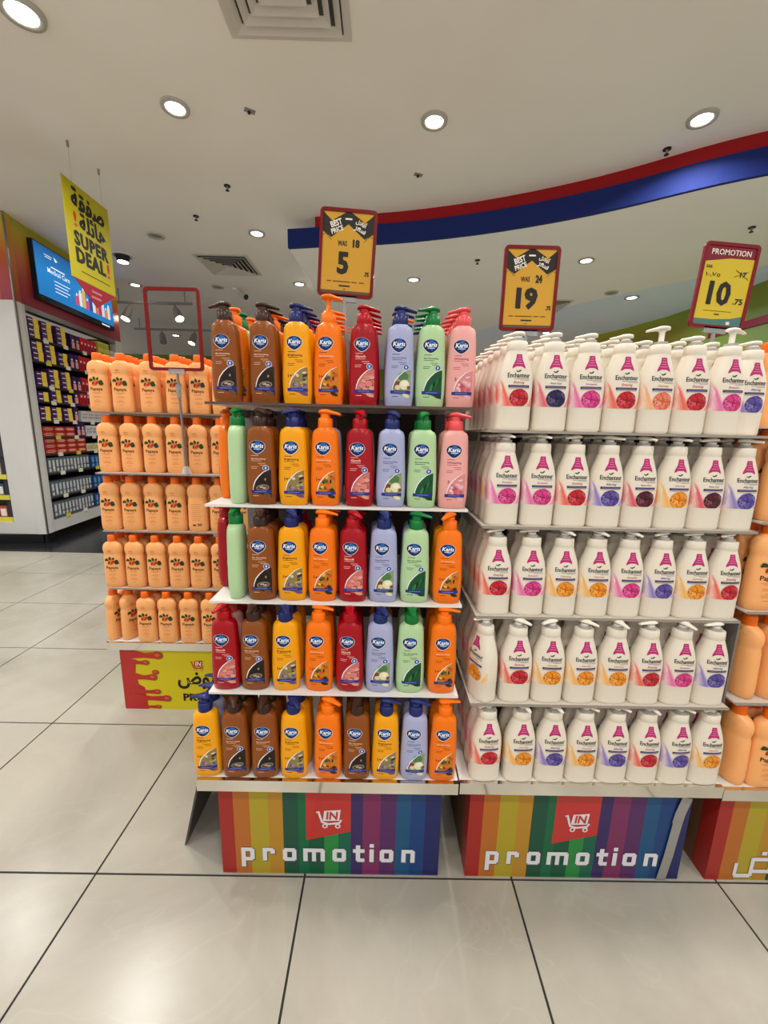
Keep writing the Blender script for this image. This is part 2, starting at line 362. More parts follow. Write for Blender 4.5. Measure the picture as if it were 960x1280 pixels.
for i, (x, y) in enumerate([(-2.75, 0.4), (-1.1, 0.35), (0.5, 0.35), (2.1, 0.35), (3.6, 0.35), (-2.75, -1.2), (-1.1, -1.3), (0.5, -1.3), (2.1, -1.3), (3.6, -1.3), (-1.1, -2.9), (0.5, -2.9), (2.1, -2.9), (-4.4, 0.4), (-4.4, 2.0), (-2.9, 1.9), (-4.4, -1.2)]):
    downlight(x, y, H_CEIL, 'round ceiling downlight overhead, outside the picture', group='downlights above the viewer')

# square air diffusers
m_diff = mat('c9c4ba', 0.4); m_diffd = mat('4a4744', 0.7)
def diffuser(x, y, z, s, label, rot=0.0):
    t = thing('air_diffuser', label, 'air vent', (x, y, z), (0, 0, rot), 'square ceiling air diffusers')
    def sq(a, za, b, zb, th=0.004):
        mb = MB(); v = []; f = []
        for r, zz in ((a, za), (b, zb), (b, zb+th), (a, za+th)):
            v += [(-r, -r, zz), (r, -r, zz), (r, r, zz), (-r, r, zz)]
        for j in range(4):
            for i in range(4): f.append((j*4+i, j*4+(i+1) % 4, ((j+1) % 4)*4+(i+1) % 4, ((j+1) % 4)*4+i))
        return mb.add(v, f)
    h = s/2
    MB().box(-h*.93, h*.93, -h*.93, h*.93, -0.004, 0.0).build('backing', m_diffd, t)
    sq(h, -0.012, h*0.88, -0.012, 0.012).build('outer_frame', m_diff, t)
    for k in range(5):
        a = h * (0.86 - 0.165*k)
        sq(a, -0.03, a - h*0.105, -0.008, 0.003).build('louvre', m_diff, t)
    MB().box(-h*.05, h*.05, -h*.05, h*.05, -0.03, -0.02).build('centre_plate', m_diff, t)
    return t
diffuser(-0.30, 1.225, H_CEIL, 0.60, 'large square air diffuser cut by the top edge of the picture')
diffuser(-1.70, 4.46, H_CEIL, 0.62, 'square air diffuser further back on the left ceiling')
diffuser(2.33, 4.85, H_SOF, 0.5, 'square air diffuser in the soffit behind the middle price sign')

# small ceiling things
def sprinkler(x, y, z, label):
    t = thing('sprinkler', label, 'sprinkler', (x, y, z), group='ceiling sprinklers'); t.scale = (.75,)*3
    disc_mesh(0.034, -0.008, 0.0, 16).build('rosette', m_dark, t)
    MB().tube([(0, 0, -0.006), (0, 0, -0.045)], 0.010).build('nozzle', m_grey, t)
    disc_mesh(0.020, -0.05, -0.045, 12).build('deflector', m_dark, t)
sprinkler(-1.11, 2.82, H_CEIL, 'dark ceiling sprinkler between the downlights on the left')
sprinkler(2.097, 2.248, H_CEIL, 'dark ceiling sprinkler just above the red band at right')
sprinkler(-1.588, 3.321, H_CEIL, 'small grey sprinkler beyond the unlit downlight')
sprinkler(1.10, 3.48, H_SOF, 'sprinkler in the white soffit left of the middle price sign')
sprinkler(3.145, 2.711, H_SOF, 'sprinkler in the white soffit above the promotion price sign')
def cplate(x, y, label, rot):
    t = thing('ceiling_tag', label, 'bracket', (x, y, H_CEIL), (0, 0, rot), 'small grey ceiling brackets')
    MB().box(-0.032, 0.032, -0.016, 0.016, -0.006, 0).build('plate', m_grey, t); MB().box(-0.012, 0.004, -0.006, 0.006, -0.02, -0.006).build('hook', m_dark, t)
cplate(-0.669, 2.013, 'small grey bracket on the ceiling right of the left downlight', 0.5)
cplate(0.429, 2.604, 'tiny grey bracket on the ceiling before the red band', 0.3)
# recessed gimbal spot and camera
t = thing('gimbal_spotlight', 'tilted recessed spotlight right of the hanging yellow sign', 'ceiling light', (-2.86, 4.26, H_CEIL))
inst('trim_ring', ring_mesh(0.085, 0.11, 0.012).mesh('trim_ring', m_trim), t)
MB().loft([(-0.07, 0.06, 0.06, 2), (0.0, 0.075, 0.075, 2)], 20).build('housing', m_dark, t)
disc_mesh(0.055, -0.076, -0.071).build('lens', m_lens, t)
t = thing('security_camera', 'small white and black security camera on the ceiling', 'camera', (-1.93, 5.31, H_CEIL)); t.scale = (.8,)*3
MB().loft([(-0.03, 0.04, 0.04, 2), (0, 0.05, 0.05, 2)], 16).build('mount', m_white, t)
MB().tube([(0.02, 0, -0.02), (0.10, -0.02, -0.09)], 0.016).build('arm', m_white, t)
MB().tube([(0.08, -0.01, -0.07), (0.2, -0.06, -0.15)], 0.045, 12).build('body', mat('c7c5c0', .4), t)
MB().tube([(0.2, -0.06, -0.15), (0.215, -0.066, -0.16)], 0.047, 12).build('lens_hood', m_dark, t)
# track lights
def track(x0, x1, y, label, spots):
    t = thing('track_light', label, 'track light', (x0, y, H_CEIL), group='black rail track lights')
    MB().box(0, x1-x0, -0.018, 0.018, -0.2, -0.17).build('rail', m_grey, t)
    for s in (0.1, x1-x0-0.1): MB().box(s-.006, s+.006, -.006, .006, -0.17, 0.0).build('hanger', m_grey, t)
    for sx, tilt, on in spots:
        MB().tube([(sx-x0, 0, -0.2), (sx-x0, 0, -0.27)], 0.012).build('stem', m_grey, t)
        d = Vector((math.sin(tilt), -0.45, -1)).normalized(); a = Vector((sx-x0, 0, -0.25)); q = a + d*0.2
        hd = MB().tube([a, a + d*0.05, q], [0.03, 0.05, 0.06], 14).build('spot_head', m_grey, t)
        if on:
            MB().tube([q, q + d*0.004], 0.055, 14).build('lens', m_lens, hd)
track(-3.75, -2.6, 5.42, 'near grey track rail with spotlights seen through the empty red frame', [(-3.5, -0.2, True), (-2.85, 0.6, True)])
track(-4.4, -2.2, 7.05, 'far grey track rail with spotlights behind the first rail', [(-3.9, 0.3, False), (-3.3, -0.2, True), (-2.6, 0.2, False)])

# ================================================================== PHARMACY UNIT ON THE LEFT
AL = math.atan2(0.99545, -0.09525); WO = Vector((-3.393, 3.309, 0)); WM = Matrix.Translation(WO) @ Matrix.Rotation(AL, 4, 'Z')
def wl(x, y, z): return WM @ Vector((x, y, z))
m_wpan = noisy_mat('white_laminate', 'c9c8c6', 'd3d2d0', 2, 0.35); m_steel = mat('8f8d8a', 0.3, 0.9)
m_fasc = gradient_mat('fascia_print', [(0.0, '8a1f3c'), (0.25, 'a8323a'), (0.55, 'c8641e'), (0.85, 'c0a81c'), (1.0, 'a8a41c')], 'Z', 2.43, 3.2, 0.4)
wl_root = inst('wall_left', None, None, WO, (0, 0, AL)); struct(wl_root, 'white framed pharmacy shelf bay with orange and yellow fascia', 'wall')
MB().box(0.0, 0.14, 0, 0.08, 0.10, 2.43).build('jamb', m_wpan, wl_root)
MB().box(1.80, 1.95, 0, 0.08, 0.10, 2.43).build('jamb', m_wpan, wl_root)
MB().box(0.14, 1.80, 0, 0.08, 0.10, 0.24).build('sill', m_wpan, wl_root)
MB().box(0.14, 1.80, 0, 0.08, 2.38, 2.43).build('header', mat('8d8a8c', .3, .6), wl_root)
MB().box(0.0, 1.95, 0.0, 0.10, 2.43, 3.2).build('fascia', m_fasc, wl_root)
MB().box(0.0, 1.95, 0.04, 0.5, 0.0, 0.10).build('plinth', mat('121214', .3), wl_root)
MB().box(0.12, 1.83, 0.40, 0.43, 0.1, 2.43).build('back_panel', mat('2b2430', .7), wl_root)
MB().box(0.10, 0.14, 0.08, 0.42, 0.1, 2.43).build('side_panel', mat('39343c', .6), wl_root)
MB().box(1.80, 1.84, 0.08, 0.42, 0.1, 2.43).build('side_panel', mat('39343c', .6), wl_root)
MB().box(0.0, 0.02, -0.012, 0.0, 0.10, 3.2).build('corner_strip', m_steel, wl_root)
LV = [0.245, 0.475, 0.735, 0.943, 1.126, 1.30, 1.50, 1.657, 1.91, 2.136]
for z in LV: MB().box(0.14, 1.80, 0.0, 0.40, z-0.018, z).build('shelf', m_dark, wl_root)
# white column face towards the viewer
cp = struct(MB().box(-3.72, -3.393, 3.309, 3.40, 0.10, 2.43).build('wall_column', m_wpan), 'white laminate column at the left edge of the picture', 'wall')
MB().box(-3.72, -3.393, 3.32, 3.42, 0.0, 0.10).build('plinth', mat('121214', .3), cp)
MB().box(-4.6, -3.393, 3.309, 3.40, 2.43, 3.2).build('fascia', gradient_mat('column_fascia_print', [(0.0, 'a03a2c'), (0.5, 'c8701e'), (1.0, 'c0a41c')], 'Z', 2.43, 3.2, .4), cp)
MB().box(-4.6, -3.72, 3.309, 3.40, 0.0, 0.22).build('sill', m_wpan, cp)
MB().box(-4.6, -3.72, 3.55, 3.6, 0.22, 2.43).build('back_panel', mat('5a5450', .6), cp)
MB().box(-4.6, -3.72, 3.309, 3.40, 1.2, 2.43).build('upper_panel', m_wpan, cp)
for z in (0.22, 0.46, 0.68, 0.90): MB().box(-4.6, -3.74, 3.36, 3.55, z, z+0.015).build('shelf', m_dark, cp)
for z in (0.24, 0.48, 0.70): MB().box(-4.6, -3.76, 3.345, 3.36, z-0.02, z+0.03).build('price_strip', mat('d8cf4a', .4), cp)
pk = 0
for zi, z in enumerate((0.235, 0.475, 0.695, 0.915)):
    for k in range(4):
        c = ['8a8f98', 'b9533f', '4b5a86', 'c9c0b4'][(k + zi) % 4]
        o = MB().box(-0.04, 0.04, -0.04, 0.04, 0, 0.15).add([(-0.03,-0.0405,0.04),(0.03,-0.0405,0.04),(0.03,-0.0405,0.12),(-0.03,-0.0405,0.12)], [(0,1,2,3)], 1).build('snack_packet', [mat(c, .35), mat('ece8e0', .4)], None, (-3.80 - 0.09*k, 3.43, z))
        tag(o, 'printed packet, %s left of the white column, on %s shelf from the floor' % (ORD[k], ORD[zi]), 'packet', 'packets left of the white column')
# screen above the shelves
t = thing('wall_screen', 'blue lit advertising screen above the pharmacy shelves', 'screen', wl(0.29, -0.05, 2.53), (0, 0, AL))
MB().box(0, 1.42, 0, 0.045, 0, 0.565).build('casing', mat('16222e', .3), t)
m_blue_scr, nt, b_ = node_mat('screen_glow')
g_ = N(nt, 'ShaderNodeTexCoord'); s_ = N(nt, 'ShaderNodeSeparateXYZ'); nt.links.new(g_.outputs['Object'], s_.inputs[0])
r_ = ramp(nt, [(0.0, '1a78c4'), (0.55, '1f86d2'), (1.0, '1b5a9c')]); mr_ = N(nt, 'ShaderNodeMapRange'); mr_.inputs['From Max'].default_value = 0.565; nt.links.new(s_.outputs['Z'], mr_.inputs['Value']); nt.links.new(mr_.outputs['Result'], r_.inputs['Fac'])
nt.links.new(r_.outputs['Color'], b_.inputs['Base Color']); nt.links.new(r_.outputs['Color'], b_.inputs['Emission Color']); b_.inputs['Emission Strength'].default_value = 0.55; b_.inputs['Roughness'].default_value = 0.2
MB().box(0.012, 1.408, -0.004, 0.0, 0.055, 0.553).build('display', m_blue_scr, t)
p = Print(flat(-0.004), 0.2, 0.0008); wm = mat('eaf6ff', .4, emit=.6)
p.text('Medical Care', 0.36, 0.315, 0.36, wm, 0, bold=.01)
p.poly([(0.30, 0.50), (0.36, 0.47), (0.33, 0.455)], wm); p.poly([(0.30, 0.505), (0.335, 0.46), (0.32, 0.455)], wm)
for k, (a, w) in enumerate([(0.15, .12), (0.16, .10)]): p.rect(a, a+w, 0.475 - k*.02, 0.481 - k*.02, wm)
p.rect(0.24, 0.46, 0.375, 0.388, wm)
for k, w in enumerate((.26, .22, .25, .2)): p.rect(0.27, 0.27+w, 0.25 - .035*k, 0.258 - .035*k, wm)
p.build('screen_text', t); p = Print(flat(-0.004), 0.2, 0.0008)
for k in range(11):
    c = ['e84a5a', 'f2f2f2', 'e9c04a', 'd84a8a', '3a4a9c', 'f4f4f4', 'e87a3a', 'c43a3a', 'e8e8f4', 'd8a04a', 'f0e4e4'][k]; hh = .10 + .05*((k*7) % 3)
    p.rect(0.62 + .066*k, 0.675 + .066*k, 0.12, 0.12+hh, mat(c, .4, emit=.5)); p.rect(0.632 + .066*k, 0.663 + .066*k, 0.12+hh, 0.145+hh, mat('f4f4f4', .4, emit=.5))
p.build('screen_picture', t)
p = Print(flat(-0.004), 0.2, 0.0008); p.rect(1.12, 1.30, 0.02, 0.035, wm); p.build('screen_badge', t)

def pack_mesh(name, w, d, h, c1, c2, style):
    mb = MB().box(-w/2, w/2, 0, d, 0, h, 0); e = 0.0008
    def q(x0, x1, z0, z1, mi): mb.add([(x0, -e, z0), (x1, -e, z0), (x1, -e, z1), (x0, -e, z1)], [(0, 1, 2, 3)], mi)
    if style == 'split': q(0.0, w/2, 0, h, 1); q(-w/2+.01, -.01, h*.4, h*.6, 2)
    elif style == 'oval': q(-w*.3, w*.3, h*.25, h*.75, 1); q(-w*.45, w*.45, h*.42, h*.58, 1)
    elif style == 'top': q(-w*.35, w*.35, h*.08, h*.5, 1); q(-w*.2, w*.2, h*.55, h*.68, 2)
    elif style == 'spine': q(-w*.28, w*.28, h*.1, h*.85, 1); q(-w*.28, w*.28, h*.3, h*.4, 2)
    elif style == 'dots':
        for k in range(4): q(-w*.4 + w*.22*k, -w*.3 + w*.22*k, h*.3, h*.5, 1); q(-w*.35 + w*.22*k, -w*.25 + w*.22*k, h*.6, h*.75, 2)
    return mb.mesh(name, [mat(c1, .35), mat(c2, .35), mat('efe9e4' if style != 'dots' else c2, .4)])
PK = {'purple': pack_mesh('medicine_box', .15, .18, .048, '4a2c66', 'f2d24c', 'split'),
      'red': pack_mesh('medicine_box', .064, .1, .17, 'd02434', '8a1c3a', 'top'), 'violet': pack_mesh('medicine_box', .075, .1, .165, '3a2056', 'e8a0a0', 'top'),
      'yellow': pack_mesh('medicine_box', .12, .12, .10, 'd8cf5a', '4a6a3a', 'dots'), 'redbox': pack_mesh('medicine_box', .17, .15, .055, 'a82a2a', 'e9a08a', 'oval'),
      'white': pack_mesh('medicine_box', .12, .12, .13, 'd8d4d8', '6a5f72', 'dots'), 'slate': pack_mesh('medicine_box', .058, .12, .165, '5c646c', 'c8ccd0', 'spine'),
      'blue': pack_mesh('medicine_box', .08, .12, .15, '27508c', '6a9cc8', 'spine'), 'cream': pack_mesh('medicine_box', .14, .12, .09, 'd8cfa0', '7a7a4a', 'dots'), 'teal': pack_mesh('medicine_box', .07, .12, .10, '2c5e62', '8ab0ac', 'spine')}
NICE = {'purple': 'purple and yellow box', 'red': 'red packet', 'violet': 'violet packet', 'yellow': 'pale yellow box', 'redbox': 'flat red box', 'white': 'white patterned box', 'slate': 'slim grey box', 'blue': 'small blue box', 'cream': 'cream box', 'teal': 'teal box'}
cnt = {}
def pack(kind, s, li, dz=0.0, depth=0.006, extra=None):
    row = ORD[len(LV)-1-li]; cnt[kind, li] = cnt.get((kind, li), 0) + 1
    o = inst('medicine_box', PK[kind], None, wl(s, depth, LV[li]+dz), (0, 0, AL))
    tag(o, '%s, %s on %s pharmacy shelf from the top' % (NICE[kind], extra or (ORD[cnt[kind, li]-1] + ' of its kind from left'), row), 'box', '%s packs on pharmacy shelf %s' % (kind, row))
stk = {}
def stack(kind, s, li, n, h=.049):
    stk[li] = stk.get(li, 0) + 1
    for k in range(n): pack(kind, s + random.uniform(-.006, .006), li, k*h, extra='%s up in %s stack' % (ORD[k], ['left', 'middle', 'right'][stk[li]-1]))
stack('purple', .24, 9, 4); stack('purple', .43, 9, 4); stack('purple', .66, 9, 4)
for k in range(2): pack('violet', .86 + .085*k, 9)
for k in range(5): pack('red', 1.03 + .068*k, 9)
for s in (1.44, 1.57): pack('yellow', s, 9); pack('yellow', s, 9, .10)
pack('white', 1.71, 9)
stack('purple', .25, 8, 4, .049); stack('purple', .44, 8, 4); stack('purple', .64, 8, 3)
for k in range(2): pack('violet', .80 + .085*k, 8)
for k in range(6): pack('red', .97 + .068*k, 8)
for s in (1.45, 1.6): pack('yellow', s, 8)
stack('purple', .26, 7, 3); stack('purple', .45, 7, 4); stack('purple', .65, 7, 4)
for k in range(2): pack('violet', .80 + .085*k, 7)
for k in range(7): pack('red', .97 + .068*k, 7)
stack('purple', .25, 6, 2); stack('purple', .45, 6, 3); stack('purple', .64, 6, 2)
pack('violet', .80, 6, 0)
for k in range(6): pack('red', .90 + .068*k, 6)
stack('purple', .24, 5, 3); stack('purple', .42, 5, 3); stack('purple', .61, 5, 3)
pack('violet', .76, 5)
for k in range(6): pack('white', .92 + .125*k, 5)
for k in range(3): pack('redbox', .25 + .18*k, 4, extra='lower in %s pile' % ORD[k]); pack('redbox', .25 + .18*k, 4, .056, extra='upper in %s pile' % ORD[k])
for k in range(2): pack('violet', .77 + .08*k, 4, 0)
for k in range(6): pack('white', .98 + .125*k, 4)
for k in range(4):
    for q in range(3): pack('redbox', .25 + .18*k, 3, .056*q, extra='%s in %s pile' % (['lowest', 'middle', 'upper'][q], ORD[k]))
for k in range(4): pack('cream', .96 + .15*k, 3)
for k in range(12): pack('slate', .20 + .061*k, 2)
for k in range(5): pack('blue', .98 + .085*k, 2)
for k in range(4): pack('teal', 1.40 + .075*k, 2)
for k in range(12): pack('slate', .20 + .061*k, 1)
for k in range(6): pack('blue', .98 + .085*k, 1)
for k in range(12): pack('slate', .20 + .061*k, 0)
for k in range(6): pack('blue', .98 + .085*k, 0)
for li, z in enumerate(LV):
    for k, s in enumerate((.38, .70, 1.05, 1.4)): MB().box(s-.035, s+.035, -0.008, 0.0, z-.03, z+.012).build('price_tag', mat('e4dfc8' if (li+k) % 4 else 'd8c84a', .4), wl_root)

# hanging yellow sign
t = thing('hanging_sign', 'yellow super deal sign hanging from the ceiling with red arrow', 'sign', (-2.035, 2.225, 2.305), (0, 0, PI/2))
m_yel = mat('b9ad16', 0.5, name='yellow_board')
MB().box(0, 0.48, -0.003, 0.003, 0, 0.64).build('board', m_yel, t)
MB().prism([(0.02, 0.0), (0.48, 0.0), (0.235, -0.15)], -0.003, 0.003).build('arrow', mat('9c1c30', .45), t)
p = Print(flat(-0.003), 0.5, 0.0006); K_ = mat('1c1a16', .5); RD = mat('c8321e', .5)
p.fat(AR_DEAL, 0.245, 0.478, 0.35, K_, h=.14, f=.017, bold=.012); p.fat(AR_HUGE, 0.275, 0.352, 0.29, K_, h=.125, f=.019, bold=.012); p.fat('!', 0.092, 0.355, 0.03, RD, h=.10, f=.1)
p.fat('SUPER', 0.245, 0.232, 0.37, K_, h=.10, f=.014, bold=.025); p.fat('DEAL', 0.222, 0.118, 0.32, K_, h=.105, f=.018, bold=.025); p.fat('!', 0.415, 0.118, 0.034, RD, h=.105, f=.1)
p.rect(0.10, 0.42, 0.060, 0.066, K_)
p.rect(0.19, 0.30, -0.05, -0.035, mat('c87a84', .5)); p.rect(0.18, 0.29, -0.09, -0.075, mat('c87a84', .5))
p.build('lettering', t)
for x in (0.105, 0.42):
    MB().tube([(x, 0, 0.64), (x, 0, 0.89)], 0.0012, 5).build('cord', mat('b9b4aa', .4), t); MB().tube([(x, 0, 0.855), (x, 0, 0.892)], 0.008, 8).build('ceiling_hook', m_grey, t)

# ================================================================== DISPLAY STANDS
m_shelf = mat('e3e0da', 0.35, name='white_shelf_board'); m_mirror = noisy_mat('polished_steel_strip', 'e2ded6', 'e8e4dc', 3, 0.09, 1.0)
m_side = mat('77736d', 0.5, name='grey_side_panel'); m_back = mat('4a423c', 0.7, name='brown_back_panel'); m_edge = mat('5b4d43', 0.4, name='brown_shelf_edge')
def stand(name, label, x0, x1, y0, zs, ys, inset, deep, edge, back_y, board=None):
    board = board or m_shelf; lip = m_shelf if board is m_shelf else mat('a29a90', .3, .4)
    t = thing(name, label, 'display stand', ((x0+x1)/2, y0, 0)); c = (x0+x1)/2; w = (x1-x0)/2
    zb = zs[0]
    MB().box(-w, w, 0, 0.012, zb-0.036, zb-0.001).build('steel_front_strip', m_mirror, t)
    MB().box(-w, w, 0.012, deep, zb-0.012, zb).build('base_board', m_shelf, t)
    MB().box(-w+.02, w-.02, back_y-.02, back_y, 0.0, zs[-1]+0.04).build('back_panel', m_back, t)
    for sx in (-w+.02, w-.05): MB().box(sx, sx+.03, back_y-.05, back_y-.02, 0, zs[-1]+0.06).build('upright', m_side, t)
    for k in range(1, len(zs)):
        a, b = inset[k]
        s = MB().box(a-c, b-c, ys[k]-y0, back_y-.02, zs[k]-0.005, zs[k]).build('shelf', board, t)
        MB().box(a-c, b-c, ys[k]-y0-.0025, ys[k]-y0, zs[k]-0.006, zs[k]+.0005).build('front_edge', edge if k == len(zs)-1 else lip, s)
        for sx in (a-c, b-c-.006): MB().prism([(sx, zs[k]-.03), (sx+.006, zs[k]-.03), (sx+.006, zs[k]-.006), (sx, zs[k]-.006)], ys[k]-y0+.14, back_y-.05).build('bracket', m_side, s)
    return t
ZK = [0.335, 0.585, 0.830, 1.077, 1.330]; YK = [-0.012, 0.012, 0.035, 0.062, 0.108]
k_st = stand('display_stand', 'centre display stand holding rows of colourful lotion bottles', -0.285, 0.424, -0.012, ZK, YK, [0, (-.245, .412), (-.238, .412), (-.246, .418), (-.25, .428)], 0.46, m_edge, 0.50)
# leaning skirt panel on the left of the centre stand
pv = [(-0.300, 0.045, 0.318), (-0.386, 0.085, 0.0), (-0.386, 0.46, 0.0), (-0.300, 0.46, 0.318)]
mb = MB(); v8 = [Vector(q) - Vector(((-.285+.424)/2, -.012, 0)) for q in pv]; mb.add(v8 + [q + Vector((.006, 0, .002)) for q in v8], [(0,1,2,3), (7,6,5,4), (0,4,5,1), (1,5,6,2), (2,6,7,3), (3,7,4,0)]); mb.build('side_skirt', mat('4e4b49', .5), k_st)
ZE = [0.338, 0.575, 0.806, 1.041, 1.276]; YE = [-0.012, -0.004, 0.026, 0.038, 0.042]
e_st = stand('display_stand', 'right display stand holding rows of white lotion bottles', 0.428, 1.148, -0.012, ZE, YE, [0, (.442, 1.122), (.448, 1.132), (.452, 1.142), (.458, 1.142)], 0.46, mat('a29a90', .3, .4), 0.52, mat('cfc9bf', .35))
MB().box(1.143-.788, 1.148-.788, 0.05, 0.45, 0.36, 0.80).build('divider_panel', m_side, e_st)
ZP = [0.330, 0.580, 0.830, 1.065, 1.300]; YP = [-0.012, 0.01, 0.03, 0.04, 0.05]
p_st = stand('display_stand', 'display stand of peach bottles cut by the right edge', 1.1495, 1.846, -0.012, ZP, YP, [0, (1.150, 1.83), (1.150, 1.83), (1.150, 1.83), (1.150, 1.83)], 0.46, mat('a29a90', .3, .4), 0.50, mat('cfc9bf', .35))
ZL = [0.335, 0.580, 0.830, 1.075, 1.320]; YL = [0.69, 0.71, 0.728, 0.748, 0.758]
l_st = stand('display_stand', 'left rear display stand holding rows of peach bottles', -0.992, -0.30, 0.69, ZL, [0.69, 0.71, 0.728, 0.722, 0.758], [0, (-.965, -.32), (-.975, -.32), (-.975, -.32), (-1.01, -.32)], 0.46, mat('8d7a68', .4), 0.50+0.69, mat('c4b4a2', .4))

# ------------------------------------------------------------------ promotion boxes
STR = [(0, .062, 'b8302a'), (.062, .135, 'd0782c'), (.135, .218, 'c8b030'), (.218, .284, 'd09a2e'), (.284, .353, '1f5a44'), (.353, .40, '16734a'), (.40, .47, '12603f'), (.47, .535, '2f9a48'), (.535, .592, '157055'), (.592, .646, '43306c'), (.646, .725, '8c3468'), (.725, .797, '60306c'), (.797, .862, '1f5c8c'), (.862, .928, '1c4688'), (.928, 1.0, '282c6c')]
LET = {'p': ([(0, -.5, .3, 1), (0, .72, .8, 1), (.62, .12, .92, .9), (0, 0, .8, .28)], .92), 'r': ([(0, 0, .3, 1), (0, .72, .72, 1), (.55, .55, .85, .9)], .85), 'o': ([(.1, .72, .84, 1), (.1, 0, .84, .28), (0, .1, .3, .9), (.64, .1, .94, .9)], .94),
       'm': ([(0, 0, .3, 1), (0, .72, 1.4, 1), (.6, 0, .88, .9), (1.2, 0, 1.5, .9)], 1.5), 't': ([(.12, .1, .42, 1.3), (-.08, .72, .72, 1), (.2, 0, .72, .28)], .72), 'i': ([(0, 0, .3, 1), (0, 1.14, .3, 1.42)], .3), 'n': ([(0, 0, .3, 1), (0, .72, .82, 1), (.63, 0, .93, .9)], .93)}
POS = [('p', 165), ('r', 233), ('o', 297), ('m', 362), ('o', 455), ('t', 524), ('i', 573), ('o', 606), ('n', 675)]
def cart(p, cx, cz, s, white, red):
    p.poly([(cx-.012*s, cz+.024*s), (cx+.034*s, cz+.028*s), (cx+.030*s, cz-.008*s), (cx-.016*s, cz-.010*s)], white, 2)
    p.text('IN', cx+.010*s, cz-.004*s, .034*s, red, 4, h=.026*s, bold=.03, shear=.1)
    p.stroke([(cx-.034*s, cz+.018*s), (cx-.028*s, cz+.021*s), (cx-.024*s, cz+.006*s), (cx-.018*s, cz-.014*s), (cx, cz-.020*s), (cx+.03*s, cz-.016*s), (cx+.036*s, cz-.006*s)], .006*s, white, 2)
    for x in (-.010, .026):
        p.ell(cx+x*s, cz-.026*s, .008*s, .008*s, white, 3); p.ell(cx+x*s, cz-.026*s, .004*s, .004*s, red, 4)
def promo_box(label, xc, tape=False, arabic=False):
    w = 0.311; h = 0.284
    t = thing('promotion_box', label, 'box', (xc, 0.008, 0), group='rainbow striped promotion boxes')
    card = noisy_mat('brown_cardboard', '6e4a30', '7d573a', 6, .8)
    MB().box(-w, w, 0.002, 0.40, 0, h).build('carton', card, t)
    ms = []; mb = MB()
    for a, b, c in STR:
        mb.box(-w + 2*w*a, -w + 2*w*b, 0, 0.002, 0, h, len(ms)); ms.append(mat(mixh(c, '000000', .16), .35))  # stripes mixed towards black to carry the shade under the overhanging lip
    mb.box(-w-.001, -w, 0, 0.05, 0, h, 0)
    mb.build('striped_front', ms, t)
    p = Print(flat(0), 1.0, 0.0004); wh = mat('d9d8dc', .35); sh = mat('55505c', .4); rd = mat('b62a26', .3, coat=.3)
    X = lambda px: -w + (px - 104) / 691 * 2*w
    if not arabic:
        lg = Print(flat(0), 1.0, 0.0004); lg.poly([(X(372), h), (X(513), h), (X(513), h*.53), (X(372), h*.42)], rd, 0)
        cart(lg, X(443), h*.69, 1.0, wh, rd); lg.build('cart_logo', t)
        U = .0445
        for ch, px in POS:
            p = Print(flat(0), 1.0, 0.0004)
            for kk, (a, b, c, d) in enumerate(LET[ch][0]):
                for dx, dz, mm, ly in ((.0022, -.0035, sh, 1), (0, 0, wh, 3)):
                    x0 = X(px); p.rect(x0 + a*U*.93 + dx, x0 + c*U*.93 + dx, .047 + b*U + dz, .047 + d*U + dz, mm, ly + .2*kk)
            p.build('letter', t)
    else:
        XZ = lambda zx: -.235 + (zx - 725)*.00038
        for kk, (a_, b_1, c_, d_) in enumerate(((725, 690, 752, 782), (735, 768, 862, 797), (845, 650, 875, 785), (860, 648, 1010, 675), (985, 655, 1015, 755), (860, 735, 1005, 762), (915, 603, 955, 630))):
            for dx, dz, mm, ly in ((.002, -.003, sh, 1), (0, 0, wh, 3)): p.rect(XZ(a_) + dx, XZ(c_) + dx, (820-d_)*.00048 + dz, (820-b_1)*.00048 + dz, mm, ly + .2*kk)
        p.text(AR(0xFECB, 0xFEAE, 0xFEED), .08, .010, .26, wh, 3, h=.10, bold=.04)
        lg = Print(flat(0), 1.0, 0.0004); lg.poly([(X(400), h), (X(540), h), (X(540), h*.53), (X(400), h*.42)], rd, 0); cart(lg, X(470), h*.69, 1.0, wh, rd); lg.build('cart_logo', t)
    if arabic: p.build('lettering', t)
    if tape:
        q = Print(flat(0), 1.0, 0.0008); tp = mat('9a9894', .35, .3, name='silver_tape')
        q.stroke([(w-.018, h), (w-.030, h*.82), (w-.034, h*.70)], .030, tp, 4); q.stroke([(w-.033, h*.72), (w-.042, h*.3), (w-.052, 0.003)], .027, tp, 5); q.build('tape_strip', t)
    return t
promo_box('rainbow striped promotion box under the centre display', 0.0745)
promo_box('rainbow striped promotion box with silver tape under the white bottles', 0.776, tape=True)
promo_box('rainbow striped box with Arabic lettering at the right edge', 1.480, arabic=True)
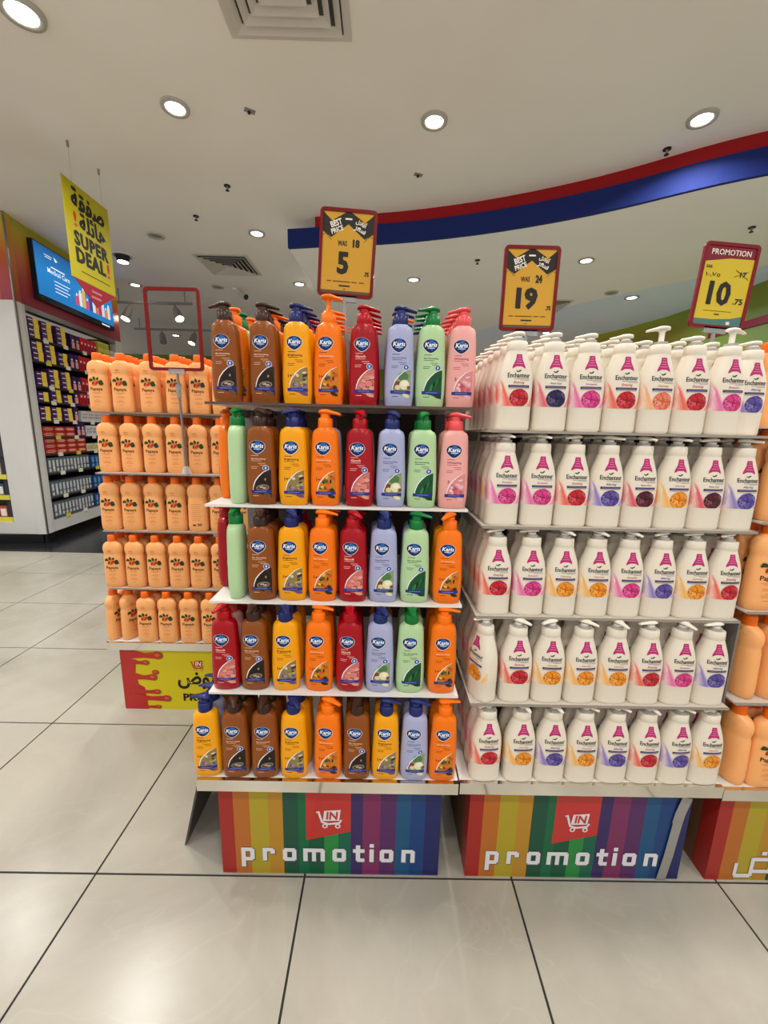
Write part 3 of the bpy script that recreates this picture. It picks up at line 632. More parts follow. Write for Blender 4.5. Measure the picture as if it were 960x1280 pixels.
# yellow box with red drips under the left stand
t = thing('promotion_box', 'yellow offers box with red paint drips under peach bottles', 'box', (-0.64, 0.702, 0))
w = .307; h = .292
MB().box(-w, w, 0.0, 0.38, 0, h).build('carton', mat('d2c018', .4), t)
p = Print(flat(0), 1.0, 0.0004); rd = mat('b3201c', .3, coat=.4); rl = mat('d8502a', .3, coat=.4); dk = mat('7a6a14', .5)
p.poly([(-w, 0), (-.20, 0), (-.205, .05), (-.21, .11), (-.235, .125), (-.245, .18), (-.24, .22), (-.255, .25), (-.25, h), (-w, h)], rd, 0)
for zc, L, r in ((.268, .13, .020), (.232, .075, .013), (.185, .115, .012), (.160, .10, .017), (.088, .115, .013), (.055, .155, .017), (.012, .115, .010)):
    x1 = -w + L + .04; x0 = -w + .05
    if zc != .185: p.stroke([(x0, zc+.006), ((x0+x1)/2, zc), (x1, zc)], [r*2.2, r*1.2, r*1.7], rd, 2)
    p.ell(x1, zc, r*1.15, r*.95, dk, 1); p.ell(x1-.006, zc+.002, r*1.1, r*.9, rd, 3); p.ell(x1-.004, zc+.003, r*.6, r*.42, rl, 4)
p.text(AR_OFFERS, .05, .105, .22, K_, 1, h=.085, bold=.03); p.text('PROMOTION', .12, .045, .32, K_, 1, h=.038, bold=.04)
cart(p, .03, .225, .8, mat('b3201c', .4), mat('e8e2d8', .4)); p.build('front_print', t)

# ------------------------------------------------------------------ price signs
def rrect(x0, x1, z0, z1, r, n=4):
    P = []
    for cx, cz, a0 in ((x1-r, z1-r, 0), (x0+r, z1-r, PI/2), (x0+r, z0+r, PI), (x1-r, z0+r, 1.5*PI)):
        for k in range(n+1): a = a0 + PI/2*k/n; P.append((cx + r*math.cos(a), cz + r*math.sin(a)))
    return P
def frame_ring(w, h, b, th, r):
    o = rrect(-w/2, w/2, 0, h, r); i = rrect(-w/2+b, w/2-b, b, h-b, r*.45); n = len(o); mb = MB()
    v = [(x, -th, z) for x, z in o] + [(x, -th, z) for x, z in i] + [(x, th, z) for x, z in o] + [(x, th, z) for x, z in i]; f = []
    for k in range(n):
        j = (k+1) % n; f += [(k, j, n+j, n+k), (2*n+k, 3*n+k, 3*n+j, 2*n+j), (k, 2*n+k, 2*n+j, j), (n+k, n+j, 3*n+j, 3*n+k)]
    return mb.add(v, f)
m_frame = mat('74080f', 0.3, name='red_plastic_frame'); m_clear = mat('c9d0d2', 0.15, name='clear_plastic', trans=.6)
def price_sign(label, loc, rot_y, z_shelf, kind, group='price signs in red frames', fcol=None, px=None, sc=1.0):
    w, h = .152, .216
    t = thing('price_sign', label, 'price sign', (loc[0], loc[1], loc[2]), (0, rot_y, 0), group); t.scale = (sc,)*3
    frame_ring(w, h, .0085, .004, .012).build('frame', fcol or m_frame, t)
    MB().box(-w/2+.006, w/2-.006, -.0012, .0012, .006, h-.006).build('card', mat('cf9c26' if kind != 'promo' else 'd2ba28', .3, coat=.5), t)
    p = Print(flat(-.0012), 1.0, .0003); bk = mat('26221e', .5); wh = mat('efe9dc', .5)
    a = w/2-.0085; T = h-.0085
    if kind != 'promo':
        was, big, cents = kind
        p.poly([(-a, T-.002), (-a*.55, T-.028), (-a*.05, T), (a*.05, T), (a*.55, T-.028), (a, T-.002), (a, T-.048), (a*.66, T-.062), (0, T-.028), (-a*.66, T-.062), (-a, T-.048)], bk, 0)
        p.poly([(-a*.1, T), (a*.1, T), (a*.6, T-.02), (-a*.6, T-.02)], bk, .4)
        p.text('BEST', -.030, T-.034, .031, wh, 2, h=.015, bold=.03, rot=.38); p.text('PRICE', -.027, T-.049, .033, wh, 2, h=.013, bold=.03, rot=.38)
        p.text(AR_BEST, .031, T-.033, .030, wh, 2, h=.017, bold=.03, rot=-.42); p.text(AR_PRICE, .027, T-.049, .032, wh, 2, h=.015, bold=.03, rot=-.42)
        p.rect(-.009, .009, T-.018, T-.014, wh, 2)
        p.stroke([(-a, T-.058), (-a+.008, T-.053), (-a+.024, T-.068)], .0011, bk, 1); p.stroke([(a, T-.058), (a-.008, T-.053), (a-.024, T-.068)], .0011, bk, 1)
        p.fat('WAS', -.014, T-.081, .025, bk, 1, h=.013, f=.016); p.fat(was, .023, T-.083, .019, bk, 1, h=.020, f=.05, bold=.02)
        p.fat(big, -.006 if len(big) > 1 else -.010, T-.150, .060 if len(big) > 1 else .031, bk, 1, h=.056, f=.03 if len(big) > 1 else .05, bold=.03)
        p.fat(cents, .055, T-.152, .014, bk, 1, h=.011, f=.03, bold=.02)
        for x0, x1 in ((-.052, -.040), (-.035, .012), (.016, .030), (.036, .050)): p.rect(x0, x1, T-.170, T-.1675, mat('6a5420', .5), 1)
        p.rect(-.018, .012, T-.181, T-.1775, bk, 1); p.rect(-.006, .0, T-.188, T-.1865, bk, 1); p.rect(-a, a, .0085, .016, mat('5f5138', .4), 1)
    else:
        p.poly([(-a, T), (a, T), (a, T-.028), (0, T-.029), (-a, T-.040)], mat('7c1a2c', .4), 0); p.text('PROMOTION', 0, T-.022, .108, wh, 2, h=.014, bold=.012)
        gn = mat('4f7d78', .4); p.poly([(-a, .0085), (a, .0085), (a, .036), (a*.5, .028), (-a*.2, .024), (-a, .024)], gn, 0); p.rect(.026, .036, .012, .020, wh, 2)
        p.text('SAR', -.052, T-.056, .017, bk, 1, h=.008, bold=.02); p.text(chr(0x0661) + chr(0x0660) + ',' + chr(0x0667) + chr(0x0665), -.038, T-.078, .040, bk, 1, h=.012, bold=.01)
        p.text('17', .045, T-.074, .018, bk, 1, h=.014, bold=.03); p.stroke([(.022, T-.056), (.060, T-.078)], .0012, bk, 2); p.stroke([(.020, T-.074), (.058, T-.058)], .0012, bk, 2)
        p.fat('10', -.010, T-.147, .064, bk, 1, h=.062, f=.025, bold=.02); p.fat('.75', .046, T-.142, .028, bk, 1, h=.015, f=.02, bold=.01)
        p.rect(-.045, .035, T-.163, T-.1615, mat('7a6a2a', .5), 1); p.rect(-.012, .002, T-.172, T-.169, bk, 1)
    p.build('printed_price', t)
    MB().box(-.032, .032, -.004, .004, -.012, .004).build('holder_clip', m_clear, t)
    dx = (px - loc[0]) if px is not None else 0.0; dz = z_shelf + .002 - loc[2]; cr, sr = math.cos(rot_y), math.sin(rot_y)
    MB().tube([(0, 0, -.008), ((dx*cr - dz*sr)/sc, 0, (dx*sr + dz*cr)/sc)], .0048, 10).build('pole', m_clear, t)
    return t
price_sign('yellow best price sign reading 5.75 over the colourful bottles', (0.086, 0.262, 1.625), 0.055, 1.330, ('18', '5', '.75'), px=.102)
price_sign('yellow best price sign reading 19.75 over the white bottles', (0.604, 0.300, 1.558), -0.0, 1.276, ('24', '19', '.75'), sc=1.03)
price_sign('yellow promotion price sign reading 10.75 at the far right', (1.1695, 0.330, 1.585), 0.06, 1.300, 'promo', fcol=mat('7c1622', .3), px=1.1695, sc=1.055)
# empty red frame on a pole
t = thing('empty_sign_frame', 'empty red sign frame on a grey pole before the peach bottles', 'sign frame', (-0.600, 0.70, 1.478), (0, 0.0, 0))
frame_ring(.208, .296, .011, .005, .014).build('frame', m_frame, t)
MB().box(-.03, .03, -.006, .006, -.012, .006).build('holder_clip', m_clear, t)
MB().tube([(0, 0, -.008), (-.006, 0.03, -.39)], .0048, 10).build('pole', mat('8f8d8c', .3, .6), t)
MB().tube([(0, 0, -.05), (-.0012, .004, -.10)], .0085, 10).build('pole_collar', m_clear, t)
MB().loft([(-.402, .022, .018, 2), (-.396, .02, .016, 2), (-.37, .008, .008, 2)], 14).build('foot', m_clear, t, (-.006, .03, 0))

# ================================================================== BOTTLES
def surf_of(secs):
    def f(x, z):
        for i in range(len(secs)-1):
            z0, a0, b0, e0 = secs[i][:4]; z1, a1, b1, e1 = secs[i+1][:4]
            if z0 <= z <= z1:
                t = (z - z0) / (z1 - z0) if z1 > z0 else 0
                a = a0 + (a1-a0)*t; b = b0 + (b1-b0)*t; e = e0 + (e1-e0)*t
                k = min(abs(x) / a, 0.985); return -b * (1 - k ** e) ** (1 / e)
        return -0.02
    return f
def nozzle(mb, z, L, wd, hd, droop):
    # actuator head with spout along +x
    secs = []
    for (x, w_, t_, dz) in ((-wd*1.25, wd*.35, hd*.25, -hd*.12), (-wd*1.05, wd*.8, hd*.4, 0), (-wd*.4, wd, hd*.5, hd*.06), (wd*.5, wd*.95, hd*.5, hd*.04), (L*.45, wd*.62, hd*.38, -droop*.25), (L*.8, wd*.45, hd*.3, -droop*.7), (L, wd*.35, hd*.24, -droop)):
        secs.append((x, w_, t_, dz))
    n = 12; v = []; f = []
    for x, w_, t_, dz in secs:
        for i in range(n): a = 2*PI*i/n; v.append((x, w_*math.cos(a), z + dz + t_*math.sin(a)))
    for j in range(len(secs)-1):
        for i in range(n): f.append((j*n+i, j*n+(i+1) % n, (j+1)*n+(i+1) % n, (j+1)*n+i))
    mb.add(v, f, 0, True); mb.add(v[:n], [tuple(range(n))]); mb.add(v[-n:], [tuple(range(n))])
    return mb

# --- colourful lotion bottle
SK = [(0, .030, .0165, 2.4), (.004, .0345, .0205, 2.5), (.03, .0372, .0225, 2.5), (.065, .0375, .0227, 2.5), (.10, .0362, .0223, 2.5), (.14, .0342, .0219, 2.5), (.168, .0330, .0214, 2.5), (.182, .0315, .0208, 2.4), (.189, .0280, .0196, 2.3), (.193, .0215, .0182, 2.2), (.196, .0180, .0172, 2.0)]
fK = surf_of(SK)
VK = {  # body, pump, text, picture base, picture spots
 'brown': ('8a4810', '3a2218', 'e0b48c', '2c1a16', ['6b4a3c', 'b8a088', '1a1210', '8a7060']),
 'yellow': ('f2a200', '1c2560', '4a3410', '8c7a4a', ['6a4a7c', '9a84a8', '3a2c3a', 'a8b05a', 'd8c8a0']),
 'orange': ('f57600', 'f57200', '7a2c08', 'c87a1c', ['2c2a18', 'd8491c', '4a5a24', 'e8b03c', '7a3a14']),
 'red': ('a20012', 'a80012', 'f0b8b4', 'c87068', ['e09a8c', 'd88078', '5a1418', 'e8b0a0']),
 'lilac': ('a8acd0', '1d2a66', '3c4478', '8a9a70', ['e4dcb8', 'c8b890', '8a4a38', '5a7a50', 'ece4cc']),
 'green': ('b2d2a0', '0e7434', '1e4a28', '14502c', ['0f3c22', '1f6a38', '0b2c1a', '2c7a44']),
 'pink': ('eba8a2', 'e25052', 'a04a5c', 'd88a90', ['e8b4b8', 'c8606c', 'f0c8c8', 'b85064']),
}
WORD = {'brown': 'Skin Nourishing', 'yellow': 'Brightening', 'orange': 'Skin Smoothing', 'red': 'Glysoft', 'lilac': 'Deep Nourishing', 'green': 'Skin Smoothing', 'pink': 'Whitening'}
PROTO = {}
def shield(cx, cz, k):
    P = []
    for i in range(28):
        t = 2*PI*i/28; x = math.cos(t); z = math.sin(t)
        r = 1.0 - .13*math.sin(t)*0 ; xx = x * (1.0 if z > 0 else (1 - .32*z*z)); zz = z * (.72 if z > 0 else .98)
        P.append((cx + k*xx, cz + k*zz))
    return P
for kd, (cb, cp_, ct, pb, ps) in VK.items():
    p = Print(fK, .0055, .00022); wh = mat('f2f2f4', .4)
    cx, cz = -.004, .147
    p.poly(shield(cx, cz, .0198), wh, 0); p.poly(shield(cx, cz+.0003, .0189), mat('14245e', .3), 1)
    p.poly([(cx-.003, cz+.0118), (cx+.006, cz+.0115), (cx+.010, cz+.002), (cx+.004, cz-.013), (cx-.002, cz-.010), (cx-.005, cz+.002)], mat('2468b4', .3), 2)
    p.fat('Karis', cx+.0005, cz-.0037, .0305, wh, 3, f=.010, bold=.01, shear=.2); p.rect(cx-.008, cz*0+cx+.010, cz-.0075, cz-.0062, wh, 3)
    tm_ = mat(ct, .45)
    p.tf = (1.15, 1.0, .001, .001)
    p.rect(-.018, -.002, .1225, .1238, tm_, 0); p.text(WORD[kd], -.003 if kd != 'red' else -.007, .1135, .031 if kd != 'red' else .022, tm_ if kd not in ('brown', 'red', 'orange') else mat('f0cdb8', .45), 0, bold=.02)
    p.rect(-.018, .004, .1095, .1106, tm_, 0)
    for k, (x0, x1) in enumerate(((-.004, .012), (.0, .014), (-.019, -.004), (-.019, -.006))): p.rect(x0, x1, .1035 - .0042*k, .1046 - .0042*k, tm_, 0)
    # picture with curved left edge
    p.tf = (1.22, 1.10, -.001, -.003)
    arcp = [(-.013, .031), (-.0125, .042), (-.009, .055), (-.002, .067), (.008, .077), (.020, .083)]
    p.poly([(.0235, .020), (.0235, .083)] + arcp[::-1] + [(-.006, .031)], mat(pb, .4), 0)
    rnd = random.Random(kd)
    if kd == 'brown':
        p.ell(.010, .055, .013, .019, mat('1f1310', .35), 1); p.ell(.006, .043, .0135, .0075, mat('8a7868', .4), 2, .15); p.ell(.006, .043, .011, .0045, mat('4a362c', .4), 3, .15); p.ell(.004, .0445, .004, .002, mat('b8a898', .4), 4, .15); p.ell(.010, .0425, .004, .002, mat('b8a898', .4), 4, .15); p.ell(.012, .062, .0018, .003, mat('9a8a4a', .4), 2)
    elif kd == 'lilac':
        p.ell(.008, .068, .011, .010, mat('4e7a4a', .4), 1, .3); p.ell(-.004, .048, .009, .010, mat('7a4030', .4), 1); p.ell(-.003, .044, .006, .0055, mat('d8c8a0', .4), 2); p.ell(.011, .050, .0105, .011, mat('e4dcb8', .4), 2); p.ell(.012, .053, .006, .006, mat('f0ead4', .4), 3); p.ell(.020, .044, .004, .004, mat('8a4a38', .4), 3)
    elif kd == 'green':
        for k in range(4): p.ell(.012 - .004*k, .052 - .004*k, .0032, .022 - .003*k, mat(ps[k], .35), 1 + k, -.55 + .1*k)
    elif kd == 'red':
        for x, z, r in ((.0, .045, .0075), (.013, .050, .0085), (.019, .040, .006), (.006, .036, .006), (.010, .063, .0075), (.019, .064, .006), (.003, .055, .005)):
            p.ell(x, z, r, r*.9, mat('5a1418', .4), 1); p.ell(x-.0006, z+.0008, r*.92, r*.8, mat(ps[int(r*2000) % 2], .4), 2)
    else:
        for k in range(16):
            x = rnd.uniform(-.006, .019); z = rnd.uniform(.036, .074)
            if z > .034 + (x+.013)*1.45 + .012: z = .045
            p.ell(x, z, rnd.uniform(.0025, .0058), rnd.uniform(.002, .005), mat(ps[k % len(ps)], .4), 1 + k*.12, rnd.uniform(0, 3), 8)
    p.stroke([(-.0145, .034), (-.0125, .046), (-.0085, .058), (-.001, .069), (.009, .079), (.020, .0845)], [.0006, .0016, .002, .002, .0014, .0006], wh, 3)
    if kd not in ('yellow', 'orange', 'pink'):
        p.ell(.0135, .088, .0062, .0062, wh, 4); p.ell(.0135, .088, .0054, .0054, mat('2a48a4', .35), 5); p.ell(.0135, .088, .002, .0028, mat('c8d8f4', .4), 6)
    else: p.text('3', -.011, .062, .004, tm_, 1, bold=.03) if kd == 'pink' else p.text('1+1', -.0105, .061, .0115, tm_, 1, bold=.03)
    p.rect(-.0175, .0235, .0305, .0372, mat('232f86', .35), 5); p.rect(-.010, .014, .0335, .0343, mat('9aa4e0', .4), 6)
    p.rect(-.014, -.002, .0235, .0248, tm_, 0); p.ell(.015, .026, .008, .004, mat(ps[0], .4), 2, -.4)
    body = MB().loft(SK, 32).mesh('body', mat(cb, .3, coat=.15))
    pm = mat(cp_, .3)
    coll = MB().loft([(.195, .0178, .0178, 2), (.197, .0185, .0185, 2), (.217, .0180, .0180, 2), (.219, .0150, .0150, 2)], 40, rib=(.1955, .2185, 20, .03)).mesh('collar', pm)
    hd = MB().loft([(.2185, .0125, .0125, 2), (.229, .0115, .0115, 2)], 16); nozzle(hd, .2335, .040, .0135, .012, .006)
    hu = MB().loft([(.2185, .0135, .0135, 2), (.224, .0105, .0105, 2), (.226, .0055, .0055, 2), (.249, .0058, .0058, 2), (.252, .0105, .0105, 2)], 16); nozzle(hu, .256, .036, .014, .013, .007)
    PROTO['K', kd] = dict(body=body, label=p.mesh('label'), collar=coll, down=hd.mesh('pump_head', pm), up=hu.mesh('pump_head', pm))

# --- white rose lotion bottle
SE = [(0, .038, .0255, 2.8), (.004, .0408, .0278, 2.9), (.008, .0412, .0280, 2.9), (.052, .0414, .0281, 2.9), (.054, .0416, .0283, 2.9), (.085, .0418, .0286, 2.8), (.105, .0416, .0285, 2.7), (.122, .0404, .0278, 2.6), (.138, .0374, .0264, 2.5), (.152, .0336, .0246, 2.4), (.164, .0296, .0228, 2.3), (.174, .0264, .0212, 2.2), (.181, .0246, .0202, 2.1), (.1835, .0238, .0198, 2.1), (.1845, .0246, .0204, 2.1), (.2035, .0234, .0198, 2.1), (.205, .0215, .0182, 2.1)]
fE = surf_of(SE)
VE = {'red': ('c8202c', '8a1220', 'e8604c', 'f4c4b8', 'b83040', 'Enticing'), 'wine': ('5a1424', '300a14', 'd8505c', 'f0b8b8', '8a2430', 'Rose Oud'), 'pink': ('d83c84', 'a81c5c', 'e46aa4', 'f6cfe0', 'b83a7a', 'Romantic'), 'purple': ('5c4a9c', '3a2c70', '8a78c0', 'd4cce8', '4a3c8a', 'Alluring'), 'orange': ('ec9420', 'c8640c', 'f0b058', 'f8e2c0', 'c87a1c', 'Charming'), 'navy': ('2c2450', '181430', 'd8606c', 'f0c4c0', '4a3440', 'Rose Oud'), 'coral': ('e87a5c', 'c85a3c', 'f0a878', 'f8e0cc', 'c8603c', 'Charming')}
m_ebody = mat('e6dccb', .38, name='ivory_plastic'); m_epump = mat('efe8da', .32, name='ivory_pump'); m_ecol = mat('a9a6a2', .25, name='translucent_grey_collar')
for kd, (c0, c1, sw, pale, ink, word) in VE.items():
    p = Print(fE, .006, .00022)
    ZB = .0565
    # colour sweep hugging the left side and the right foot of the label
    for k in range(7):
        t = k / 6; cc = mixh('f2e6da', sw, min(1, .12 + t*.8)); out = []; inn = []
        for q in range(11):
            u = q / 10; z = ZB + (.126 - .004*k - ZB) * u
            wd = (.026*(1-u)**1.6 + .010*(1-u)**.5) * (1 - .13*k)
            ed = -.0402 + .0009*k + .0020*k*(1-u)
            out.append((ed, z)); inn.append((ed + wd + .0006, z))
        p.poly(out + inn[::-1], mat(cc, .4), .35*k)
    for k in range(4):
        cc = mixh('f2e6da', sw, .15 + .2*k)
        p.poly([(.020 + .003*k, ZB), (.0385, ZB), (.0398, .066), (.0400, .104 - .008*k), (.0370 + .0006*k, .086), (.031 + .001*k, .070)], mat(cc, .4), .35*k)
    # the printed sleeve goes on round the side
    sd = Print(lambda u, z: (lambda a, b, e: -a * (1 - min(abs(u)/b, .97)**e)**(1/e))(.0417, .0285, 2.8), .006, .00022)
    for k in range(6): sd.ell(.008 - .001*k, .088 - .001*k, .016*(1 - .13*k), .033*(1 - .12*k), mat(mixh('f2e6da', sw, .12 + .15*k), .4), .35*k, .25, 16, ZB)
    p.poly([(-.0062, .1745), (.0062, .1745), (.0080, .162), (.0150, .147), (.0156, .1415), (.006, .1465), (-.006, .1465), (-.0156, .1415), (-.0150, .147), (-.0080, .162)], mat('b8246c', .4), 0)
    for k, hw in enumerate((.0026, .0045, .0052, .0085)): p.rect(-hw, hw, .1692 - .0056*k, .1705 - .0056*k, mat('dc90b8', .4), 1)
    bk = mat('2b2a2c', .45)
    p.fat('Enchanteur', .0015, .1215, .053, bk, 1, h=.0110, f=.006, bold=.0); p.ell(.002, .1365, .0045, .0018, mat('2c4a34', .4), 1, .6); p.ell(-.003, .1355, .0036, .0013, mat('2c4a34', .4), 1.2, -.5)
    p.rect(-.010, .027, .1183, .1193, mat('77747a', .45), 1); p.rect(.004, .027, .1156, .1165, mat('8a878c', .45), 1)
    p.text(word, .002, .1080, .026, mat(ink, .45), 1, shear=.3, bold=.01)
    p.rect(-.0225, .0275, .0988, .1045, mat('3d2a58', .4), 1); p.rect(-.019, .024, .1010, .1019, mat('a498b8', .4), 2)
    p.rect(-.022, .0265, .0962, .0970, mat('8a878c', .45), 1)
    # rose
    rc = Vector((.0045, .0750)); rr = .0208; rnd = random.Random(kd)
    p.ell(rc.x, rc.y, rr*1.12, rr, mat(c0, .4), 3, 0, 20, ZB)
    ly = 3.2; dkp = mat(mixh(c1, '000000', .12), .4)
    for R0, np_, sz in ((.70, 7, .40), (.46, 5, .34), (.24, 4, .25)):
        for k in range(np_):
            a = 2*PI*(k + .37*np_)/np_; tone = mat(mixh(c0, 'ffffff' if k % 3 else c1, .06 + .16*(k % 2)), .4)
            px_, pz_ = rc.x + rr*R0*1.08*math.cos(a), max(rc.y + rr*R0*.92*math.sin(a), ZB + .003)
            p.ell(px_, pz_, rr*sz*.95, rr*sz*1.22, dkp, ly, a, 12, ZB); ly += .05
            p.ell(px_ + rr*.085*math.cos(a), pz_ + rr*.085*math.sin(a), rr*sz*.70, rr*sz*.98, tone, ly, a, 12, ZB); ly += .05
    p.ell(rc.x, rc.y, rr*.15, rr*.13, mat(c1, .4), ly + .1)
    o_ = len(p.mb.v); p.mb.v += [(y, -x, z) for x, y, z in sd.mb.v]; p.mb.f += [tuple(i + o_ for i in f) for f in sd.mb.f]; p.mb.m += [p.mi(sd.mats[m]) for m in sd.mb.m]
    body = MB().loft(SE, 84, rib=(.006, .053, 28, .022)).mesh('body', m_ebody)
    coll = MB().loft([(.2045, .0150, .0150, 2), (.212, .0145, .0145, 2)], 20).mesh('collar', m_ecol)
    hd = MB().loft([(.211, .0100, .0100, 2), (.217, .0100, .0100, 2)], 14); nozzle(hd, .2225, .034, .0125, .0105, .003)
    hu = MB().loft([(.211, .0120, .0120, 2), (.214, .0060, .0060, 2), (.234, .0062, .0062, 2), (.238, .0095, .0095, 2)], 14); nozzle(hu, .2425, .034, .0125, .0105, .005)
    PROTO['E', kd] = dict(body=body, label=p.mesh('label'), collar=coll, down=hd.mesh('pump_head', m_epump), up=hu.mesh('pump_head', m_epump))

# --- peach papaya lotion bottle
SP = [(0, .036, .0195, 2.5), (.004, .0405, .0230, 2.6), (.025, .0420, .0242, 2.6), (.06, .0415, .0238, 2.6), (.10, .0400, .0234, 2.6), (.128, .0392, .0230, 2.6), (.139, .0378, .0222, 2.5), (.145, .0368, .0214, 2.4), (.150, .0374, .0218, 2.4), (.158, .0395, .0230, 2.5), (.170, .0404, .0234, 2.5), (.181, .0392, .0226, 2.4), (.190, .0352, .0208, 2.3), (.196, .0280, .0190, 2.2), (.200, .0200, .0172, 2.0), (.203, .0165, .0160, 2.0)]
fP = surf_of(SP)
m_pbody = mat('f6ae6c', .35, name='peach_plastic', coat=.15); m_pcap = mat('f06a10', .35, name='orange_cap')
p = Print(fP, .006, .00022); gr = mat('24401c', .45); og = mat('d8541c', .4); rb = mat('8a2a18', .4)
p.fat('RDL', -.004, .160, .016, mat('d8643c', .45), 1, f=.01); p.rect(-.014, .006, .1535, .1547, og, 1)
q_ = 1.3
p.ell(-.002*q_, .112, .0115*q_, .0075*q_, mat('e87a2c', .4), 1, .5); p.ell(.003*q_, .1125, .0095*q_, .0048*q_, og, 2, .8); p.ell(.0035*q_, .1125, .0065*q_, .0016*q_, rb, 3, .85); p.ell(-.008*q_, .111, .003*q_, .0055*q_, rb, 2, -.4)
for k, (x, z, a, bb, r) in enumerate(((-.014, .011, .0065, .0042, -.4), (-.004, .016, .006, .0042, 1.9), (.006, .015, .0045, .0034, .9), (.0145, .0025, .0075, .0058, 1.2), (.016, -.002, .0065, .005, .3), (-.018, .009, .004, .003, .6))): p.ell(x*q_, .112 + z*q_*.85, a*q_, bb*q_, gr, 4 + .2*k, r, 10)
p.fat('Papaya', 0, .0835, .048, mat('3c2c14', .45), 1, f=.008)
for k, (z, hw) in enumerate(((.0745, .019), (.071, .011), (.060, .013), (.0555, .015), (.046, .005), (.0415, .014), (.037, .015), (.027, .008))): p.rect(-hw, hw, z, z+.0014, mat('d87a3c', .45), 1)
lab = p.mesh('label')
p = Print(fP, .006, .00022)
for k in range(9): p.rect(-.022, .022 - .004*(k % 3), .118 - .0085*k, .1195 - .0085*k, mat('d88248', .45), 1)
for k in range(10): p.rect(.002 + .0018*k, .003 + .0018*k, .026, .036, mat('3c2c24', .45), 1)
p.rect(-.018, -.004, .026, .032, mat('3c2c24', .45), 1); labb = p.mesh('label')
PROTO['P', 'peach'] = dict(body=MB().loft(SP, 32).mesh('body', m_pbody), label=lab, back=labb, cap=MB().loft([(.201, .0172, .0165, 2), (.203, .0180, .0172, 2), (.226, .0172, .0164, 2), (.230, .0150, .0142, 2), (.231, .010, .0095, 2)], 40, rib=(.2015, .2265, 20, .02)).mesh('cap', m_pcap))

def bottle(fam, kind, x, y, z, rz, label, group, spin=0.0, up=False, face='label'):
    q = PROTO[fam, kind]
    t = thing({'K': 'pump_bottle', 'E': 'rose_lotion_bottle', 'P': 'papaya_lotion_bottle'}[fam], label, 'bottle', (x, y, z), (0, 0, rz), group)
    inst('body', q['body'], t); inst('label', q[face], t)
    if fam == 'P': inst('cap', q['cap'], t)
    else:
        inst('collar', q['collar'], t); inst('pump_head', q['up' if up else 'down'], t, (0, 0, 0), (0, 0, spin))
    return t
SHN = {4: 'top', 3: 'second', 2: 'third', 1: 'fourth', 0: 'bottom'}
HUE = {'brown': 'brown', 'yellow': 'golden yellow', 'orange': 'orange', 'red': 'red', 'lilac': 'lilac', 'green': 'pale green', 'pink': 'pink'}
rn = random.Random(21); J = lambda a: rn.uniform(-a, a)

# --- centre stand: (kind, x, spout angle, side-on?)
R_ = 0.15; L_ = PI - 0.15
KROWS = {
 4: [('brown', -.199, L_, 0), ('brown', -.104, R_, 0), ('yellow', -.021, R_, 0), ('orange', .058, R_-.3, 0), ('red', .146, R_, 0), ('lilac', .237, R_, 0), ('green', .316, L_+.5, 0), ('pink', .393, L_, 0)],
 3: [('green', -.170, -1.2, 1), ('brown', -.107, -1.0, 0), ('yellow', -.026, -2.0, 0), ('orange', .055, -.3, 0), ('red', .141, -1.3, 0), ('lilac', .221, -1.2, 0), ('green', .300, -1.8, 0), ('pink', .380, -.6, 0)],
 2: [('green', -.176, -1.6, 1), ('brown', -.107, -1.3, 0), ('yellow', -.029, -1.1, 0), ('orange', .050, -.1, 0), ('red', .128, -1.0, 0), ('lilac', .207, -1.4, 0), ('green', .289, -.4, 0), ('orange', .374, -2.2, 0)],
 1: [('red', -.204, -1.9, 0), ('brown', -.128, -1.6, 0), ('yellow', -.045, -1.2, 0), ('orange', .042, -.2, 0), ('red', .123, -1.4, 0), ('lilac', .203, -1.1, 0), ('green', .284, -1.5, 0), ('orange', .369, -.1, 0)],
 0: [('yellow', -.259, L_, 0), ('brown', -.181, -1.2, 0), ('brown', -.102, -1.5, 0), ('yellow', -.024, -1.0, 0), ('orange', .068, -.5, 0), ('brown', .146, -1.8, 0), ('yellow', .224, -.2, 0), ('lilac', .302, -.3, 0), ('orange', .380, .1, 0)],
}
kinds = list(VK)
for s, row in KROWS.items():
    nd = 6 if s == 4 else 3
    for i, (kd, x, sp, side) in enumerate(row):
        y0 = YK[s] + .026
        for d in range(nd):
            k2 = kd; xx = x + (J(.004) if d else 0); yy = y0 + d*.0475
            if d and s == 4 and i == 0: k2 = ['brown', 'orange', 'green', 'orange', 'brown', 'orange', 'brown'][d]; xx += .006*d
            elif d and rn.random() < .25 and not (s == 4 and i in (4, 7)): k2 = rn.choice(kinds)
            if d and s == 4 and i in (3, 4): xx = x + (-.003 if i == 3 else .003)
            if side:
                rz = -PI/2; k2 = kd if d == 0 else ('orange' if s == 3 else 'red'); yy = YK[s] + .044 + d*.082
                if d > 3 or yy > .40: continue
                if d == 0: xx = x
                else: xx = x - .056
                if d > 1: continue
            else: rz = J(.05) + (.04 if x < 0 else -.02)
            if s == 0 and d == 0 and i == 0: yy += .002
            nm = HUE[k2]
            if d == 0: lab_ = '%s lotion pump bottle, %s from left on %s shelf of colourful centre display' % (nm, ORD[i], SHN[s])
            else: lab_ = '%s pump bottle, %s in line behind %s bottle on %s shelf of centre display' % (nm, ORD[d], ORD[i], SHN[s])
            bottle('K', k2, xx, yy, ZK[s], rz, lab_, 'colourful lotion bottles on the centre display', sp - rz + (J(.25) if d else 0) if not side else 0, up=(s == 4 and i == 3 and d == 0))

